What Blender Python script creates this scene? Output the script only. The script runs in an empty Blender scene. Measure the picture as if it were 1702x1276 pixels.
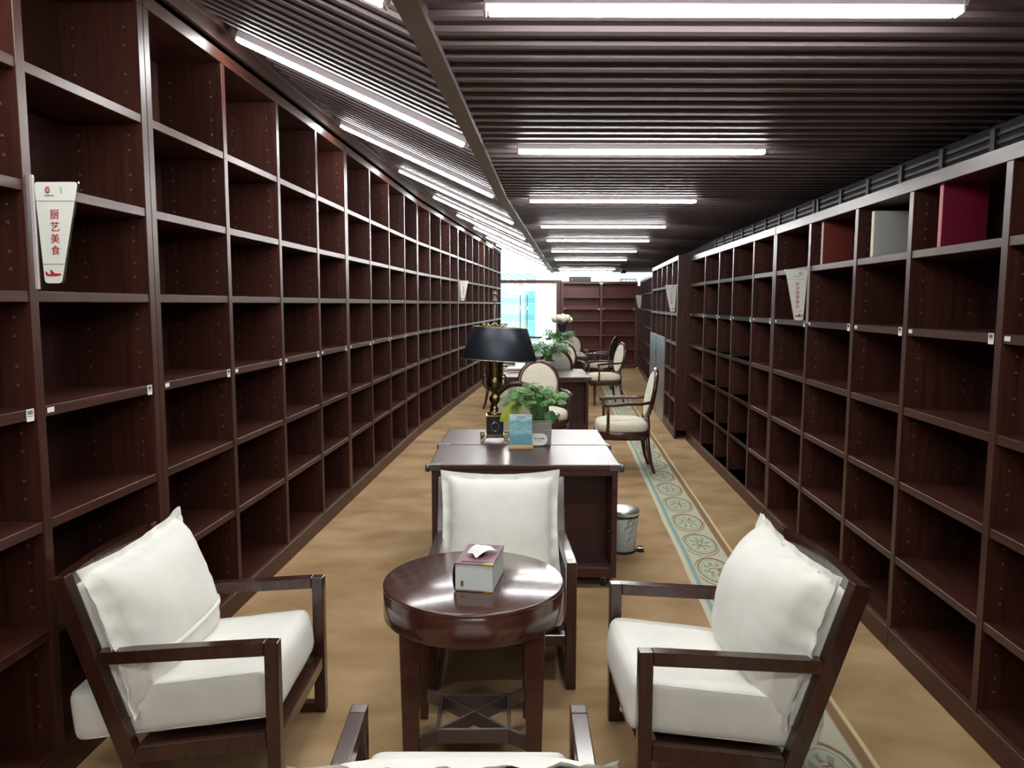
import bpy, bmesh, math, random
from math import sin, cos, pi, radians, sqrt, atan2
from mathutils import Vector, Matrix, noise
random.seed(7)
S = bpy.context.scene
COL = S.collection

# ------------------------------------------------------------------ camera
EYE = 1.55
F_PX = 1278.0
PITCH = math.atan((638 - 505) / F_PX)
ROLL = radians(0.15)
cam = bpy.data.cameras.new('camera')
cam.sensor_fit = 'HORIZONTAL'; cam.sensor_width = 36.0
cam.lens = 36.0 * F_PX / 1702.0
cam.clip_start = 0.05; cam.clip_end = 200
cam_o = bpy.data.objects.new('camera', cam); COL.objects.link(cam_o)
cam_o.matrix_world = (Matrix.Translation((0, 0, EYE)) @ Matrix.Rotation(pi / 2 - PITCH, 4, 'X')
                      @ Matrix.Rotation(ROLL, 4, 'Z'))
S.camera = cam_o

# ------------------------------------------------------------------ world + exposure
W = bpy.data.worlds.new('World'); S.world = W; W.use_nodes = True
wbg = W.node_tree.nodes['Background']
wbg.inputs['Color'].default_value = (0.90, 0.985, 1.0, 1); wbg.inputs['Strength'].default_value = 2.3
S.view_settings.view_transform = 'Standard'; S.view_settings.look = 'None'
S.view_settings.gamma = 1.0; S.view_settings.use_curve_mapping = False
S.view_settings.exposure = 0.0
LAMP = 88.0          # radiance of the ceiling battens

# ------------------------------------------------------------------ materials
def srgb(r, g, b):
    f = lambda c: (c / 255 / 12.92) if c / 255 <= 0.04045 else ((c / 255 + 0.055) / 1.055) ** 2.4
    return (f(r), f(g), f(b), 1)
MATS = {}
def mat(name, col=(0.5, 0.5, 0.5, 1), rough=0.5, metal=0.0, coat=0.0, noise_amt=0.0, scale=(20, 20, 20),
        col2=None, bump=0.0, emit=None, estr=0.0, spec=0.5, sheen=0.0, detail=4.0, bscale=None):
    if name in MATS: return MATS[name]
    m = bpy.data.materials.new(name); m.use_nodes = True; MATS[name] = m
    nt = m.node_tree; b = nt.nodes['Principled BSDF']
    b.inputs['Base Color'].default_value = col
    b.inputs['Roughness'].default_value = rough; b.inputs['Metallic'].default_value = metal
    b.inputs['Coat Weight'].default_value = coat; b.inputs['Coat Roughness'].default_value = 0.12
    b.inputs['Specular IOR Level'].default_value = spec
    b.inputs['Sheen Weight'].default_value = sheen
    if emit is not None:
        b.inputs['Emission Color'].default_value = emit; b.inputs['Emission Strength'].default_value = estr
    if col2 is not None or bump > 0:
        tc = nt.nodes.new('ShaderNodeTexCoord'); mp = nt.nodes.new('ShaderNodeMapping')
        mp.inputs['Scale'].default_value = scale
        nt.links.new(tc.outputs['Object'], mp.inputs['Vector'])
        n = nt.nodes.new('ShaderNodeTexNoise'); n.inputs['Scale'].default_value = 1.0
        n.inputs['Detail'].default_value = detail; n.inputs['Roughness'].default_value = 0.6
        nt.links.new(mp.outputs['Vector'], n.inputs['Vector'])
        if col2 is not None:
            cr = nt.nodes.new('ShaderNodeValToRGB')
            cr.color_ramp.elements[0].position = 0.32; cr.color_ramp.elements[0].color = col
            cr.color_ramp.elements[1].position = 0.68; cr.color_ramp.elements[1].color = col2
            nt.links.new(n.outputs['Fac'], cr.inputs['Fac']); nt.links.new(cr.outputs['Color'], b.inputs['Base Color'])
        if bump > 0:
            bp = nt.nodes.new('ShaderNodeBump'); bp.inputs['Strength'].default_value = bump
            bp.inputs['Distance'].default_value = 0.01
            src = n
            if bscale:
                mp2 = nt.nodes.new('ShaderNodeMapping'); mp2.inputs['Scale'].default_value = bscale
                nt.links.new(tc.outputs['Object'], mp2.inputs['Vector'])
                src = nt.nodes.new('ShaderNodeTexNoise'); src.inputs['Scale'].default_value = 1.0
                nt.links.new(mp2.outputs['Vector'], src.inputs['Vector'])
            nt.links.new(src.outputs['Fac'], bp.inputs['Height']); nt.links.new(bp.outputs['Normal'], b.inputs['Normal'])
    return m
D1, D2 = (0.032, 0.0100, 0.0075, 1), (0.072, 0.0215, 0.0140, 1)
wood_v = mat('shelf_wood_upright', D1, 0.36, col2=D2, scale=(60, 60, 3), spec=0.42)
wood_b = mat('shelf_wood_back', (0.024, 0.0075, 0.0060, 1), 0.5, col2=(0.050, 0.0150, 0.0100, 1), scale=(60, 60, 3), spec=0.25)
wood_h = mat('shelf_wood_board', D1, 0.36, col2=D2, scale=(3, 40, 60), spec=0.42)
wood_red = mat('end_bookcase_wood', (0.115, 0.030, 0.026, 1), 0.4, col2=(0.165, 0.046, 0.038, 1), scale=(3, 40, 60))
desk_wood = mat('desk_wood', (0.046, 0.0150, 0.0140, 1), 0.34, col2=(0.078, 0.026, 0.023, 1), scale=(2, 30, 30), coat=0.15)
dark_wood = mat('armchair_wood', (0.030, 0.0100, 0.0075, 1), 0.22, col2=(0.055, 0.018, 0.012, 1), scale=(25, 25, 6), coat=0.4)
table_wood = mat('round_table_wood', (0.042, 0.0150, 0.0120, 1), 0.19, col2=(0.085, 0.028, 0.020, 1), scale=(3, 22, 10), coat=0.6)
chair_wood = mat('oval_chair_wood', (0.040, 0.0150, 0.0110, 1), 0.25, col2=(0.07, 0.026, 0.018, 1), scale=(25, 25, 6), coat=0.4)
white_fab = mat('white_cotton', srgb(236, 236, 227), 0.9, col2=srgb(243, 243, 235), scale=(9, 9, 9), bump=0.10, bscale=(350, 350, 350), sheen=0.15)
cream_fab = mat('cream_upholstery', srgb(222, 217, 196), 0.9, col2=srgb(232, 227, 208), scale=(30, 30, 30), bump=0.12, bscale=(300, 300, 300), sheen=0.15)
grey_fab = mat('dark_back_fabric', srgb(84, 74, 68), 0.9, bump=0.1, scale=(300, 300, 300))
slat_m = mat('ceiling_slat', (0.165, 0.130, 0.132, 1), 0.5)
ceil_dark = mat('ceiling_void', (0.125, 0.074, 0.096, 1), 0.7, spec=0.2)
beam_m = mat('ceiling_beam', (0.20, 0.158, 0.16, 1), 0.5)
fascia_m = mat('fascia_wood', (0.045, 0.022, 0.018, 1), 0.4, col2=(0.07, 0.032, 0.026, 1), scale=(3, 3, 40))
black_gap = mat('dark_gap', (0.006, 0.005, 0.006, 1), 0.8)
wall_dark = mat('dark_wall_paint', (0.03, 0.022, 0.022, 1), 0.8)
white_wall = mat('white_wall_paint', srgb(236, 240, 240), 0.7)
lamp_lens = mat('lit_lens', (1, 1, 1, 1), 0.4, emit=(1.0, 0.995, 0.975, 1), estr=LAMP)
lamp_house = mat('white_housing', srgb(225, 225, 228), 0.4)
off_lens = mat('unlit_lens', srgb(120, 118, 118), 0.4)
steel = mat('polished_steel', (0.75, 0.76, 0.77, 1), 0.12, metal=1.0)
pewter = mat('pewter', (0.16, 0.16, 0.17, 1), 0.32, metal=0.85)
brass = mat('antique_brass', (0.30, 0.22, 0.095, 1), 0.28, metal=1.0, col2=(0.12, 0.085, 0.04, 1), scale=(60, 60, 60))
brass_lt = mat('worn_brass', (0.46, 0.42, 0.24, 1), 0.34, metal=0.9)
shade_m = mat('black_shade', (0.020, 0.025, 0.036, 1), 0.36, metal=0.4)
shade_in = mat('shade_inside', srgb(190, 180, 140), 0.6)
black_marble = mat('black_marble', (0.010, 0.012, 0.015, 1), 0.2)
peg_m = mat('peg_metal', (0.22, 0.17, 0.16, 1), 0.4, metal=0.6)
paper = mat('white_sticker', srgb(238, 238, 236), 0.6)
ink = mat('grey_print', srgb(75, 75, 80), 0.7)
red_ink = mat('red_print', srgb(186, 44, 48), 0.6)
sign_w = mat('sign_card', srgb(242, 245, 236), 0.45)
line_ink = mat('thin_line_ink', srgb(120, 128, 122), 0.6)
rubber = mat('black_rubber', (0.015, 0.015, 0.015, 1), 0.6)
black_pl = mat('black_plastic', (0.016, 0.018, 0.022, 1), 0.4)
leaf_m = mat('leaf_green', srgb(50, 106, 46), 0.5, col2=srgb(122, 168, 94), scale=(38, 38, 38), detail=2)
leaf_dk = mat('leaf_dark_green', srgb(44, 90, 48), 0.45, col2=srgb(88, 138, 80), scale=(30, 30, 30), detail=2)
leaf_y = mat('leaf_yellow', srgb(196, 200, 60), 0.5, col2=srgb(150, 168, 48), scale=(40, 40, 40))
stem_m = mat('stem_green', srgb(96, 140, 76), 0.5)
soil = mat('soil', srgb(50, 38, 28), 0.9)
pot_m = mat('weathered_wood_pot', srgb(126, 122, 112), 0.7, col2=srgb(172, 168, 156), scale=(6, 6, 90))
petal = mat('cream_petal', srgb(232, 232, 212), 0.7, col2=srgb(214, 222, 196), scale=(60, 60, 60))
pine = mat('pale_pine', srgb(214, 184, 122), 0.5, col2=srgb(196, 164, 102), scale=(4, 60, 60))

def clear_mat(name, tint, gloss=0.08, rough=0.02):
    m = bpy.data.materials.new(name); m.use_nodes = True; nt = m.node_tree; nt.nodes.clear()
    o = nt.nodes.new('ShaderNodeOutputMaterial'); mx = nt.nodes.new('ShaderNodeMixShader')
    t = nt.nodes.new('ShaderNodeBsdfTransparent'); t.inputs['Color'].default_value = tint
    g = nt.nodes.new('ShaderNodeBsdfGlossy'); g.inputs['Roughness'].default_value = rough
    mx.inputs[0].default_value = gloss
    nt.links.new(t.outputs[0], mx.inputs[1]); nt.links.new(g.outputs[0], mx.inputs[2]); nt.links.new(mx.outputs[0], o.inputs[0])
    MATS[name] = m; return m
glass = clear_mat('clear_glass', (0.94, 0.985, 0.985, 1), 0.05)
cyan_glass = clear_mat('cyan_glass', (0.66, 0.85, 0.87, 1), 0.05)
cyan_lt = clear_mat('pale_cyan_glass', (0.76, 0.92, 0.93, 1), 0.05)
acrylic = clear_mat('clear_acrylic', (0.93, 0.94, 0.94, 1), 0.14, 0.05)

# ------------------------------------------------------------------ mesh helpers
class MB:
    def __init__(s): s.bm = bmesh.new(); s.mi = 0
    def _tag(s, geom):
        for f in geom:
            if isinstance(f, bmesh.types.BMFace): f.material_index = s.mi
    def faces(s, vs, fs):
        v = [s.bm.verts.new(p) for p in vs]; out = []
        for f in fs:
            try: fc = s.bm.faces.new([v[i] for i in f]); fc.material_index = s.mi; out.append(fc)
            except ValueError: pass
        return v, out
    def box(s, lo, hi, M=None, bev=0.0, seg=1):
        x0, y0, z0 = lo; x1, y1, z1 = hi
        P = [Vector(p) for p in ((x0, y0, z0), (x1, y0, z0), (x1, y1, z0), (x0, y1, z0), (x0, y0, z1), (x1, y0, z1), (x1, y1, z1), (x0, y1, z1))]
        if M is not None: P = [M @ p for p in P]
        v, f = s.faces(P, [(0, 3, 2, 1), (4, 5, 6, 7), (0, 1, 5, 4), (1, 2, 6, 5), (2, 3, 7, 6), (3, 0, 4, 7)])
        if bev > 0:
            es = list({e for fc in f for e in fc.edges})
            r = bmesh.ops.bevel(s.bm, geom=es, offset=bev, segments=seg, affect='EDGES', profile=0.5)
            for fc in r['faces']: fc.material_index = s.mi
        return s
    def hexa(s, P, bev=0.0, seg=1):   # 8 points, bottom 4 then top 4 (ccw)
        v, f = s.faces([Vector(p) for p in P], [(0, 3, 2, 1), (4, 5, 6, 7), (0, 1, 5, 4), (1, 2, 6, 5), (2, 3, 7, 6), (3, 0, 4, 7)])
        if bev > 0:
            es = list({e for fc in f for e in fc.edges})
            r = bmesh.ops.bevel(s.bm, geom=es, offset=bev, segments=seg, affect='EDGES', profile=0.5)
            for fc in r['faces']: fc.material_index = s.mi
        return s
    def bar(s, a, b, w, t, up=(0, 0, 1), bev=0.0, seg=1, w2=None, t2=None):   # square bar from a to b
        a = Vector(a); b = Vector(b); d = (b - a).normalized(); u = Vector(up)
        sx = d.cross(u)
        if sx.length < 1e-5: sx = d.cross(Vector((1, 0, 0)))
        sx.normalize(); sz = sx.cross(d).normalized()
        w2 = w if w2 is None else w2; t2 = t if t2 is None else t2
        P = []
        for p, ww, tt in ((a, w, t), (b, w2, t2)):
            for (i, j) in ((-1, -1), (1, -1), (1, 1), (-1, 1)): P.append(p + sx * i * ww / 2 + sz * j * tt / 2)
        return s.hexa(P, bev, seg)
    def tube(s, pts, r, n=10, cap=True):
        pts = [Vector(p) for p in pts]; rs = r if isinstance(r, (list, tuple)) else [r] * len(pts)
        rings = []; ref = None
        for i, p in enumerate(pts):
            d = (pts[min(i + 1, len(pts) - 1)] - pts[max(i - 1, 0)]).normalized()
            if ref is None: ref = Vector((0, 0, 1)) if abs(d.z) < 0.9 else Vector((1, 0, 0))
            sx = d.cross(ref)
            if sx.length < 1e-4: sx = d.orthogonal()
            sx.normalize(); sy = sx.cross(d).normalized(); ref = sy
            rings.append([s.bm.verts.new(p + (sx * cos(2 * pi * k / n) + sy * sin(2 * pi * k / n)) * rs[i]) for k in range(n)])
        for a, b in zip(rings, rings[1:]):
            for k in range(n):
                f = s.bm.faces.new((a[k], a[(k + 1) % n], b[(k + 1) % n], b[k])); f.material_index = s.mi; f.smooth = True
        if cap:
            for rg, rev in ((rings[0], False), (rings[-1], True)):
                try: f = s.bm.faces.new(rg if not rev else rg[::-1]); f.material_index = s.mi
                except ValueError: pass
        return s
    def lathe(s, prof, n=32, c=(0, 0), closed=False, smooth=True, sx=1.0, sy=1.0):
        rings = []
        for r, z in prof:
            if r < 1e-6: rings.append([s.bm.verts.new((c[0], c[1], z))])
            else: rings.append([s.bm.verts.new((c[0] + r * sx * cos(2 * pi * k / n), c[1] + r * sy * sin(2 * pi * k / n), z)) for k in range(n)])
        prs = list(zip(rings, rings[1:]))
        if closed: prs.append((rings[-1], rings[0]))
        for a, b in prs:
            for k in range(n):
                k2 = (k + 1) % n
                if len(a) == 1 and len(b) == 1: continue
                if len(a) == 1: vs = (a[0], b[k2], b[k])
                elif len(b) == 1: vs = (a[k], a[k2], b[0])
                else: vs = (a[k], a[k2], b[k2], b[k])
                f = s.bm.faces.new(vs); f.material_index = s.mi; f.smooth = smooth
        return s
    def prism(s, pts2, t, M=None, bev=0.0):   # outline in local XZ, thickness along -Y..+Y from 0 to t
        n = len(pts2); a = [Vector((x, 0, z)) for x, z in pts2]; b = [Vector((x, t, z)) for x, z in pts2]
        P = a + b
        if M is not None: P = [M @ p for p in P]
        fs = [tuple(range(n)), tuple(range(2 * n - 1, n - 1, -1))] + [(i, i + n, (i + 1) % n + n, (i + 1) % n) for i in range(n)]
        v, f = s.faces(P, fs)
        if bev > 0:
            es = [e for e in f[0].edges] + [e for e in f[1].edges]
            bmesh.ops.bevel(s.bm, geom=es, offset=bev, segments=1, affect='EDGES')
        return s
    def ball(s, c, r, n=12, sc=(1, 1, 1)):
        M = Matrix.Translation(c) @ Matrix.Diagonal((r * sc[0], r * sc[1], r * sc[2], 1))
        g = bmesh.ops.create_uvsphere(s.bm, u_segments=n, v_segments=max(6, n // 2), radius=1, matrix=M)
        fs = {f for v in g['verts'] for f in v.link_faces}
        for f in fs: f.material_index = s.mi; f.smooth = True
        return s
    def sheet(s, P, nu, nv, smooth=True, close_u=False):  # grid of points P[j][i]
        V = [[s.bm.verts.new(P[j][i]) for i in range(nu)] for j in range(nv)]
        for j in range(nv - 1):
            for i in range(nu if close_u else nu - 1):
                f = s.bm.faces.new((V[j][i], V[j][(i + 1) % nu], V[j + 1][(i + 1) % nu], V[j + 1][i])); f.material_index = s.mi; f.smooth = smooth
        return V
    def build(s, name, mats, parent=None, recalc=True, loc=None):
        if recalc: bmesh.ops.recalc_face_normals(s.bm, faces=s.bm.faces)
        me = bpy.data.meshes.new(name); s.bm.to_mesh(me); s.bm.free()
        if not isinstance(mats, (list, tuple)): mats = [mats]
        for m in mats: me.materials.append(m)
        o = bpy.data.objects.new(name, me); COL.objects.link(o)
        if parent is not None: o.parent = parent
        if loc is not None: o.location = loc
        return o
def tag(o, label=None, cat=None, group=None, kind=None):
    if label: o['label'] = label
    if cat: o['category'] = cat
    if group: o['group'] = group
    if kind: o['kind'] = kind
    return o
def thing(name, label, cat, loc=(0, 0, 0), rz=0.0, group=None):
    o = bpy.data.objects.new(name, None); COL.objects.link(o)
    o.empty_display_size = 0.1; o.location = loc; o.rotation_euler = (0, 0, rz)
    return tag(o, label, cat, group)
def dup(o, loc, rz, label, group=None):
    r = o.copy(); COL.objects.link(r); r.location = loc; r.rotation_euler = (0, 0, rz); r['label'] = label
    if group: r['group'] = group
    kids = [c for c in COL.objects if c.parent == o]
    for ch in kids:
        c = ch.copy(); COL.objects.link(c); c.parent = r
        for g in [k for k in COL.objects if k.parent == ch]:
            d = g.copy(); COL.objects.link(d); d.parent = c
    return r
BOLD = [0.0]
def text_mesh(body, h, name, m, parent, M, width=None, ext=0.0004):
    cu = bpy.data.curves.new('tmp', 'FONT'); cu.body = body; cu.size = 1.0; cu.extrude = 0.0; cu.offset = BOLD[0]; cu.align_x = 'CENTER'; cu.align_y = 'CENTER'
    to = bpy.data.objects.new('tmp', cu); COL.objects.link(to)
    dg = bpy.context.evaluated_depsgraph_get(); dg.update()
    me = bpy.data.meshes.new_from_object(to.evaluated_get(dg))
    bpy.data.objects.remove(to); bpy.data.curves.remove(cu)
    xs = [v.co.x for v in me.vertices] or [0, 1]; ys = [v.co.y for v in me.vertices] or [0, 1]
    cx, cy = (max(xs) + min(xs)) / 2, (max(ys) + min(ys)) / 2
    sc = h / max(1e-6, max(ys) - min(ys)); scx = sc if width is None else width / max(1e-6, max(xs) - min(xs))
    for v in me.vertices:
        p = Vector(((v.co.x - cx) * scx, 0, (v.co.y - cy) * sc)); v.co = M @ p
    me.materials.clear(); me.materials.append(m); me.name = name
    o = bpy.data.objects.new(name, me); COL.objects.link(o); o.parent = parent
    return o
def merge_text(items, name, m, parent):
    """several (body, height, M, width) strings joined to ONE printed-lettering mesh"""
    bm = bmesh.new()
    items = [(b_, h_, Matrix.Translation((dx * h_, dy, 0)) @ M_, w_) for b_, h_, M_, w_ in items for dx, dy in ((-.022, 0), (.022, -.00008))]
    for body, h, M, w in items:
        o = text_mesh(body, h, 'tmp', m, None, M, w); bm.from_mesh(o.data); me = o.data
        bpy.data.objects.remove(o); bpy.data.meshes.remove(me)
    me = bpy.data.meshes.new(name); bm.to_mesh(me); bm.free(); me.materials.append(m)
    o = bpy.data.objects.new(name, me); COL.objects.link(o); o.parent = parent
    return o

# ------------------------------------------------------------------ plan geometry
LN = [(-1.577, 0.21), (-1.424, 3.087), (-1.265, 5.955), (-1.096, 9.0), (-0.828, 11.9), (-0.535, 14.85), (-0.262, 17.85)]
def lerp(poly, y):
    for (x0, y0), (x1, y1) in zip(poly, poly[1:]):
        if y <= y1 or (x1, y1) == poly[-1]: return x0 + (x1 - x0) * (y - y0) / (y1 - y0)
BEAM = [(-0.62, -4.6), (-0.075, 5.6), (0.965, 18.66)]
def bx(y): return lerp(BEAM, y)
RW = [(1.63, -4.6), (2.372, 8.8), (2.66, 12.0), (3.40, 18.66)]
LWALL = [(-2.20, -4.6)] + [(x - 0.34, y) for x, y in LN] + [(-0.62, 18.66)]
Z0 = 2.315            # underside of the flat slats
SL = 0.4525           # rise of the sloped part towards the left wall

# ------------------------------------------------------------------ floor with woven border
def carpet():
    m = bpy.data.materials.new('patterned_carpet'); m.use_nodes = True; nt = m.node_tree; L = nt.links
    b = nt.nodes['Principled BSDF']; b.inputs['Roughness'].default_value = 0.95; b.inputs['Specular IOR Level'].default_value = 0.15
    tc = nt.nodes.new('ShaderNodeTexCoord'); sp = nt.nodes.new('ShaderNodeSeparateXYZ'); L.new(tc.outputs['Object'], sp.inputs[0])
    X, Y = sp.outputs[0], sp.outputs[1]
    def mt(op, a, b_=None, c=None):
        n = nt.nodes.new('ShaderNodeMath'); n.operation = op
        for i, v in enumerate((a, b_, c)):
            if v is None: continue
            if isinstance(v, (int, float)): n.inputs[i].default_value = v
            else: L.new(v, n.inputs[i])
        return n.outputs[0]
    def mix(fac, a, b_):
        n = nt.nodes.new('ShaderNodeMix'); n.data_type = 'RGBA'
        if isinstance(fac, (int, float)): n.inputs['Factor'].default_value = fac
        else: L.new(fac, n.inputs['Factor'])
        for k, v in ((6, a), (7, b_)):
            if isinstance(v, tuple): n.inputs[k].default_value = v
            else: L.new(v, n.inputs[k])
        return n.outputs[2]
    def nz(scale, detail=3.0, vec=None, dist=0.0):
        n = nt.nodes.new('ShaderNodeTexNoise'); n.inputs['Scale'].default_value = scale; n.inputs['Detail'].default_value = detail
        n.inputs['Distortion'].default_value = dist
        L.new(vec or tc.outputs['Object'], n.inputs['Vector']); return n.outputs['Fac']
    def band(v, lo, hi, soft=0.003):
        a = nt.nodes.new('ShaderNodeMapRange'); a.inputs[1].default_value = lo - soft; a.inputs[2].default_value = lo + soft
        c = nt.nodes.new('ShaderNodeMapRange'); c.inputs[1].default_value = hi - soft; c.inputs[2].default_value = hi + soft
        c.inputs[3].default_value = 1; c.inputs[4].default_value = 0
        L.new(v, a.inputs[0]); L.new(v, c.inputs[0]); return mt('MULTIPLY', a.outputs[0], c.outputs[0])
    wob = mt('MULTIPLY', mt('SUBTRACT', nz(1.6, 2), 0.5), 0.02)
    u = mt('ADD', mt('SUBTRACT', X, mt('MULTIPLY', Y, 0.068)), wob)
    # tan ground with vacuum marks and soiling
    cr = nt.nodes.new('ShaderNodeValToRGB'); e = cr.color_ramp.elements
    e[0].position = 0.30; e[0].color = srgb(156, 127, 92); e[1].position = 0.66; e[1].color = srgb(192, 163, 124)
    n0 = cr.color_ramp.elements.new(0.48); n0.color = srgb(176, 146, 108)
    mp = nt.nodes.new('ShaderNodeMapping'); mp.inputs['Scale'].default_value = (1.6, 2.2, 1); L.new(tc.outputs['Object'], mp.inputs[0])
    L.new(nz(1.5, 6.0, mp.outputs[0], 0.25), cr.inputs[0])
    spots = nt.nodes.new('ShaderNodeMapRange'); spots.inputs[1].default_value = 0.66; spots.inputs[2].default_value = 0.78
    L.new(nz(3.1, 3.0, None, 1.2), spots.inputs[0])
    col = mix(mt('MULTIPLY', spots.outputs[0], 0.35), cr.outputs[0], srgb(118, 92, 64))
    # border strips
    field = srgb(206, 206, 182)
    col = mix(band(u, 0.722, 1.018), col, field)
    col = mix(band(u, 0.722, 0.748), col, srgb(216, 216, 188))
    col = mix(band(u, 0.754, 0.780), col, srgb(150, 180, 174))
    col = mix(band(u, 1.024, 1.058), col, srgb(150, 118, 92))
    col = mix(band(u, 1.062, 1.078), col, srgb(222, 212, 162))
    # medallions
    P = 0.497
    du = mt('DIVIDE', mt('SUBTRACT', u, 0.897), 0.098)
    fr = mt('FRACT', mt('DIVIDE', mt('SUBTRACT', Y, 4.38 - P / 2 - 4 * P * 3), P))
    dv = mt('DIVIDE', mt('MULTIPLY', mt('SUBTRACT', fr, 0.5), P), 0.205)
    wn = mt('MULTIPLY', mt('SUBTRACT', nz(9, 2), 0.5), 0.22)
    r = mt('ADD', mt('SQRT', mt('ADD', mt('MULTIPLY', du, du), mt('MULTIPLY', dv, dv))), wn)
    inb = band(u, 0.79, 1.012)
    ang = mt('ARCTAN2', dv, du)
    skew = mt('ADD', r, mt('MULTIPLY', mt('SINE', mt('ADD', ang, 0.6)), 0.10))
    ring1 = mt('MULTIPLY', band(r, 0.93, 1.02, 0.02), inb)
    ring2 = mt('MULTIPLY', band(skew, 1.08, 1.17, 0.02), inb)
    ring3 = mt('MULTIPLY', band(r, 0.78, 0.83, 0.015), inb)
    col = mix(mt('MULTIPLY', mt('MULTIPLY', band(r, -1, 0.8, 0.02), inb), 0.6), col, srgb(196, 206, 182))
    col = mix(mt('MULTIPLY', ring1, 0.85), col, srgb(122, 100, 70))
    col = mix(mt('MULTIPLY', ring2, 0.75), col, srgb(138, 112, 82))
    col = mix(mt('MULTIPLY', ring3, 0.65), col, srgb(134, 140, 112))
    petals = mt('MULTIPLY', mt('GREATER_THAN', mt('SINE', mt('MULTIPLY', ang, 8.0)), 0.1), band(r, 0.36, 0.66, 0.03))
    col = mix(mt('MULTIPLY', mt('MULTIPLY', petals, inb), 0.7), col, srgb(128, 156, 134))
    fl = nt.nodes.new('ShaderNodeMapRange'); fl.inputs[1].default_value = 0.5; fl.inputs[2].default_value = 0.56; L.new(nz(34, 2), fl.inputs[0])
    col = mix(mt('MULTIPLY', mt('MULTIPLY', fl.outputs[0], band(r, -1, 0.42, 0.03)), mt('MULTIPLY', inb, 0.8)), col, srgb(150, 92, 66))
    # scrolls between the medallions
    sc_ = mt('SUBTRACT', mt('MULTIPLY', mt('SINE', mt('MULTIPLY', mt('SUBTRACT', fr, 0.0), 2 * pi)), 0.9), du)
    sw = mt('MULTIPLY', mt('MULTIPLY', band(sc_, -0.07, 0.07, 0.03), band(r, 1.16, 4, 0.02)), inb)
    col = mix(mt('MULTIPLY', sw, 0.7), col, srgb(130, 108, 84))
    fz = nz(260, 2)
    col = mix(mt('MULTIPLY', fz, 0.18), col, srgb(110, 88, 62))
    L.new(col, b.inputs['Base Color'])
    bp = nt.nodes.new('ShaderNodeBump'); bp.inputs['Strength'].default_value = 0.25; bp.inputs['Distance'].default_value = 0.004
    L.new(nz(320, 2), bp.inputs['Height']); L.new(bp.outputs['Normal'], b.inputs['Normal'])
    return m
m = MB(); m.faces([(-2.4, -4.7, 0), (3.6, -4.7, 0), (3.6, 18.75, 0), (-2.4, 18.75, 0)], [(0, 1, 2, 3)])
tag(m.build('floor', carpet(), recalc=False), 'patterned tan carpet', kind='structure')

# ------------------------------------------------------------------ ceiling: void, slats, beam
m = MB(); zt = Z0 + 0.018
ys = [-4.7] + [5.6, 18.75]
V = []
for y in ys:
    V += [(bx(y), y, zt), (3.6, y, zt), (bx(y) - 2.0, y, zt + 2.0 * SL)]
m.faces(V, [(0, 1, 4, 3), (3, 4, 7, 6), (0, 3, 5, 2), (3, 6, 8, 5)])
tag(m.build('ceiling', ceil_dark, recalc=False), kind='structure')
m = MB(); PY = 0.1165; y = -0.4
ylist = []
while y < 18.6: ylist.append(y); y += PY
for y in ylist:
    x0 = bx(y) + 0.03; x1 = lerp(RW, y) - 0.01
    m.box((x0, y - 0.017, Z0), (x1, y + 0.017, Z0 + 0.016))
tag(m.build('ceiling', slat_m), kind='structure')
m = MB()
for y in ylist:
    x1 = bx(y) - 0.03; x0 = lerp(LN, y) + 0.0 if y > 0.21 else -1.55
    if y > 17.85: x0 = -0.55
    if y < 17.85: x0 += 0.03
    a = Z0 + SL * (bx(y) - x1); b_ = Z0 + SL * (bx(y) - x0)
    h = 0.016
    m.hexa([(x0, y - .019, b_), (x1, y - .019, a), (x1, y + .019, a), (x0, y + .019, b_),
            (x0, y - .019, b_ + h), (x1, y - .019, a + h), (x1, y + .019, a + h), (x0, y + .019, b_ + h)])
tag(m.build('ceiling', slat_m), kind='structure')
m = MB()
for (xa, ya), (xb, yb) in zip(BEAM, BEAM[1:]):
    w = 0.032; g = 0.002
    yb2 = yb - g if yb < 18 else yb
    m.hexa([(xa - w, ya, Z0 - .02), (xa + w, ya, Z0 - .02), (xb + w, yb2, Z0 - .02), (xb - w, yb2, Z0 - .02),
            (xa - w, ya, Z0 + .09), (xa + w, ya, Z0 + .09), (xb + w, yb2, Z0 + .09), (xb - w, yb2, Z0 + .09)])
tag(m.build('trim_1', beam_m), kind='structure')

# fascia over the left bookcases
m = MB(); TOPL = 2.74
pts = [(x + 0.012, y) for x, y in LN]
for (xa, ya), (xb, yb) in zip(pts, pts[1:]):
    za = Z0 + SL * (bx(ya) - xa); zb = Z0 + SL * (bx(yb) - xb); n = 4
    z0 = TOPL + 0.028
    m.hexa([(xa - .02, ya, z0), (xa, ya, z0), (xb, yb, z0), (xb - .02, yb, z0), (xa - .02, ya, za + .04), (xa, ya, za + .04), (xb, yb, zb + .04), (xb - .02, yb, zb + .04)])
    # small lip along the slats
    m.hexa([(xa, ya, za - .028), (xa + .035, ya, za - .044), (xb + .035, yb, zb - .044), (xb, yb, zb - .028), (xa, ya, za + .01), (xa + .035, ya, za - .006), (xb + .035, yb, zb - .006), (xb, yb, zb + .01)])
tag(m.build('trim_2', fascia_m), kind='structure')

# walls
def wall_poly(name, poly, z1, mtl, flip=False, z0=0.0):
    m = MB(); V = []; F = []
    for x, y in poly: V += [(x, y, z0), (x, y, z1)]
    for i in range(len(poly) - 1): F.append((2 * i, 2 * i + 2, 2 * i + 3, 2 * i + 1) if flip else (2 * i, 2 * i + 1, 2 * i + 3, 2 * i + 2))
    m.faces(V, F); return tag(m.build(name, mtl, recalc=False), kind='structure')
wall_poly('wall_left', LWALL, 3.35, wall_dark)
wall_poly('wall_right', RW, 2.6, wall_dark, True)
wall_poly('wall_back', [(-2.4, -4.65), (3.6, -4.65)], 3.4, white_wall, True)
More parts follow.
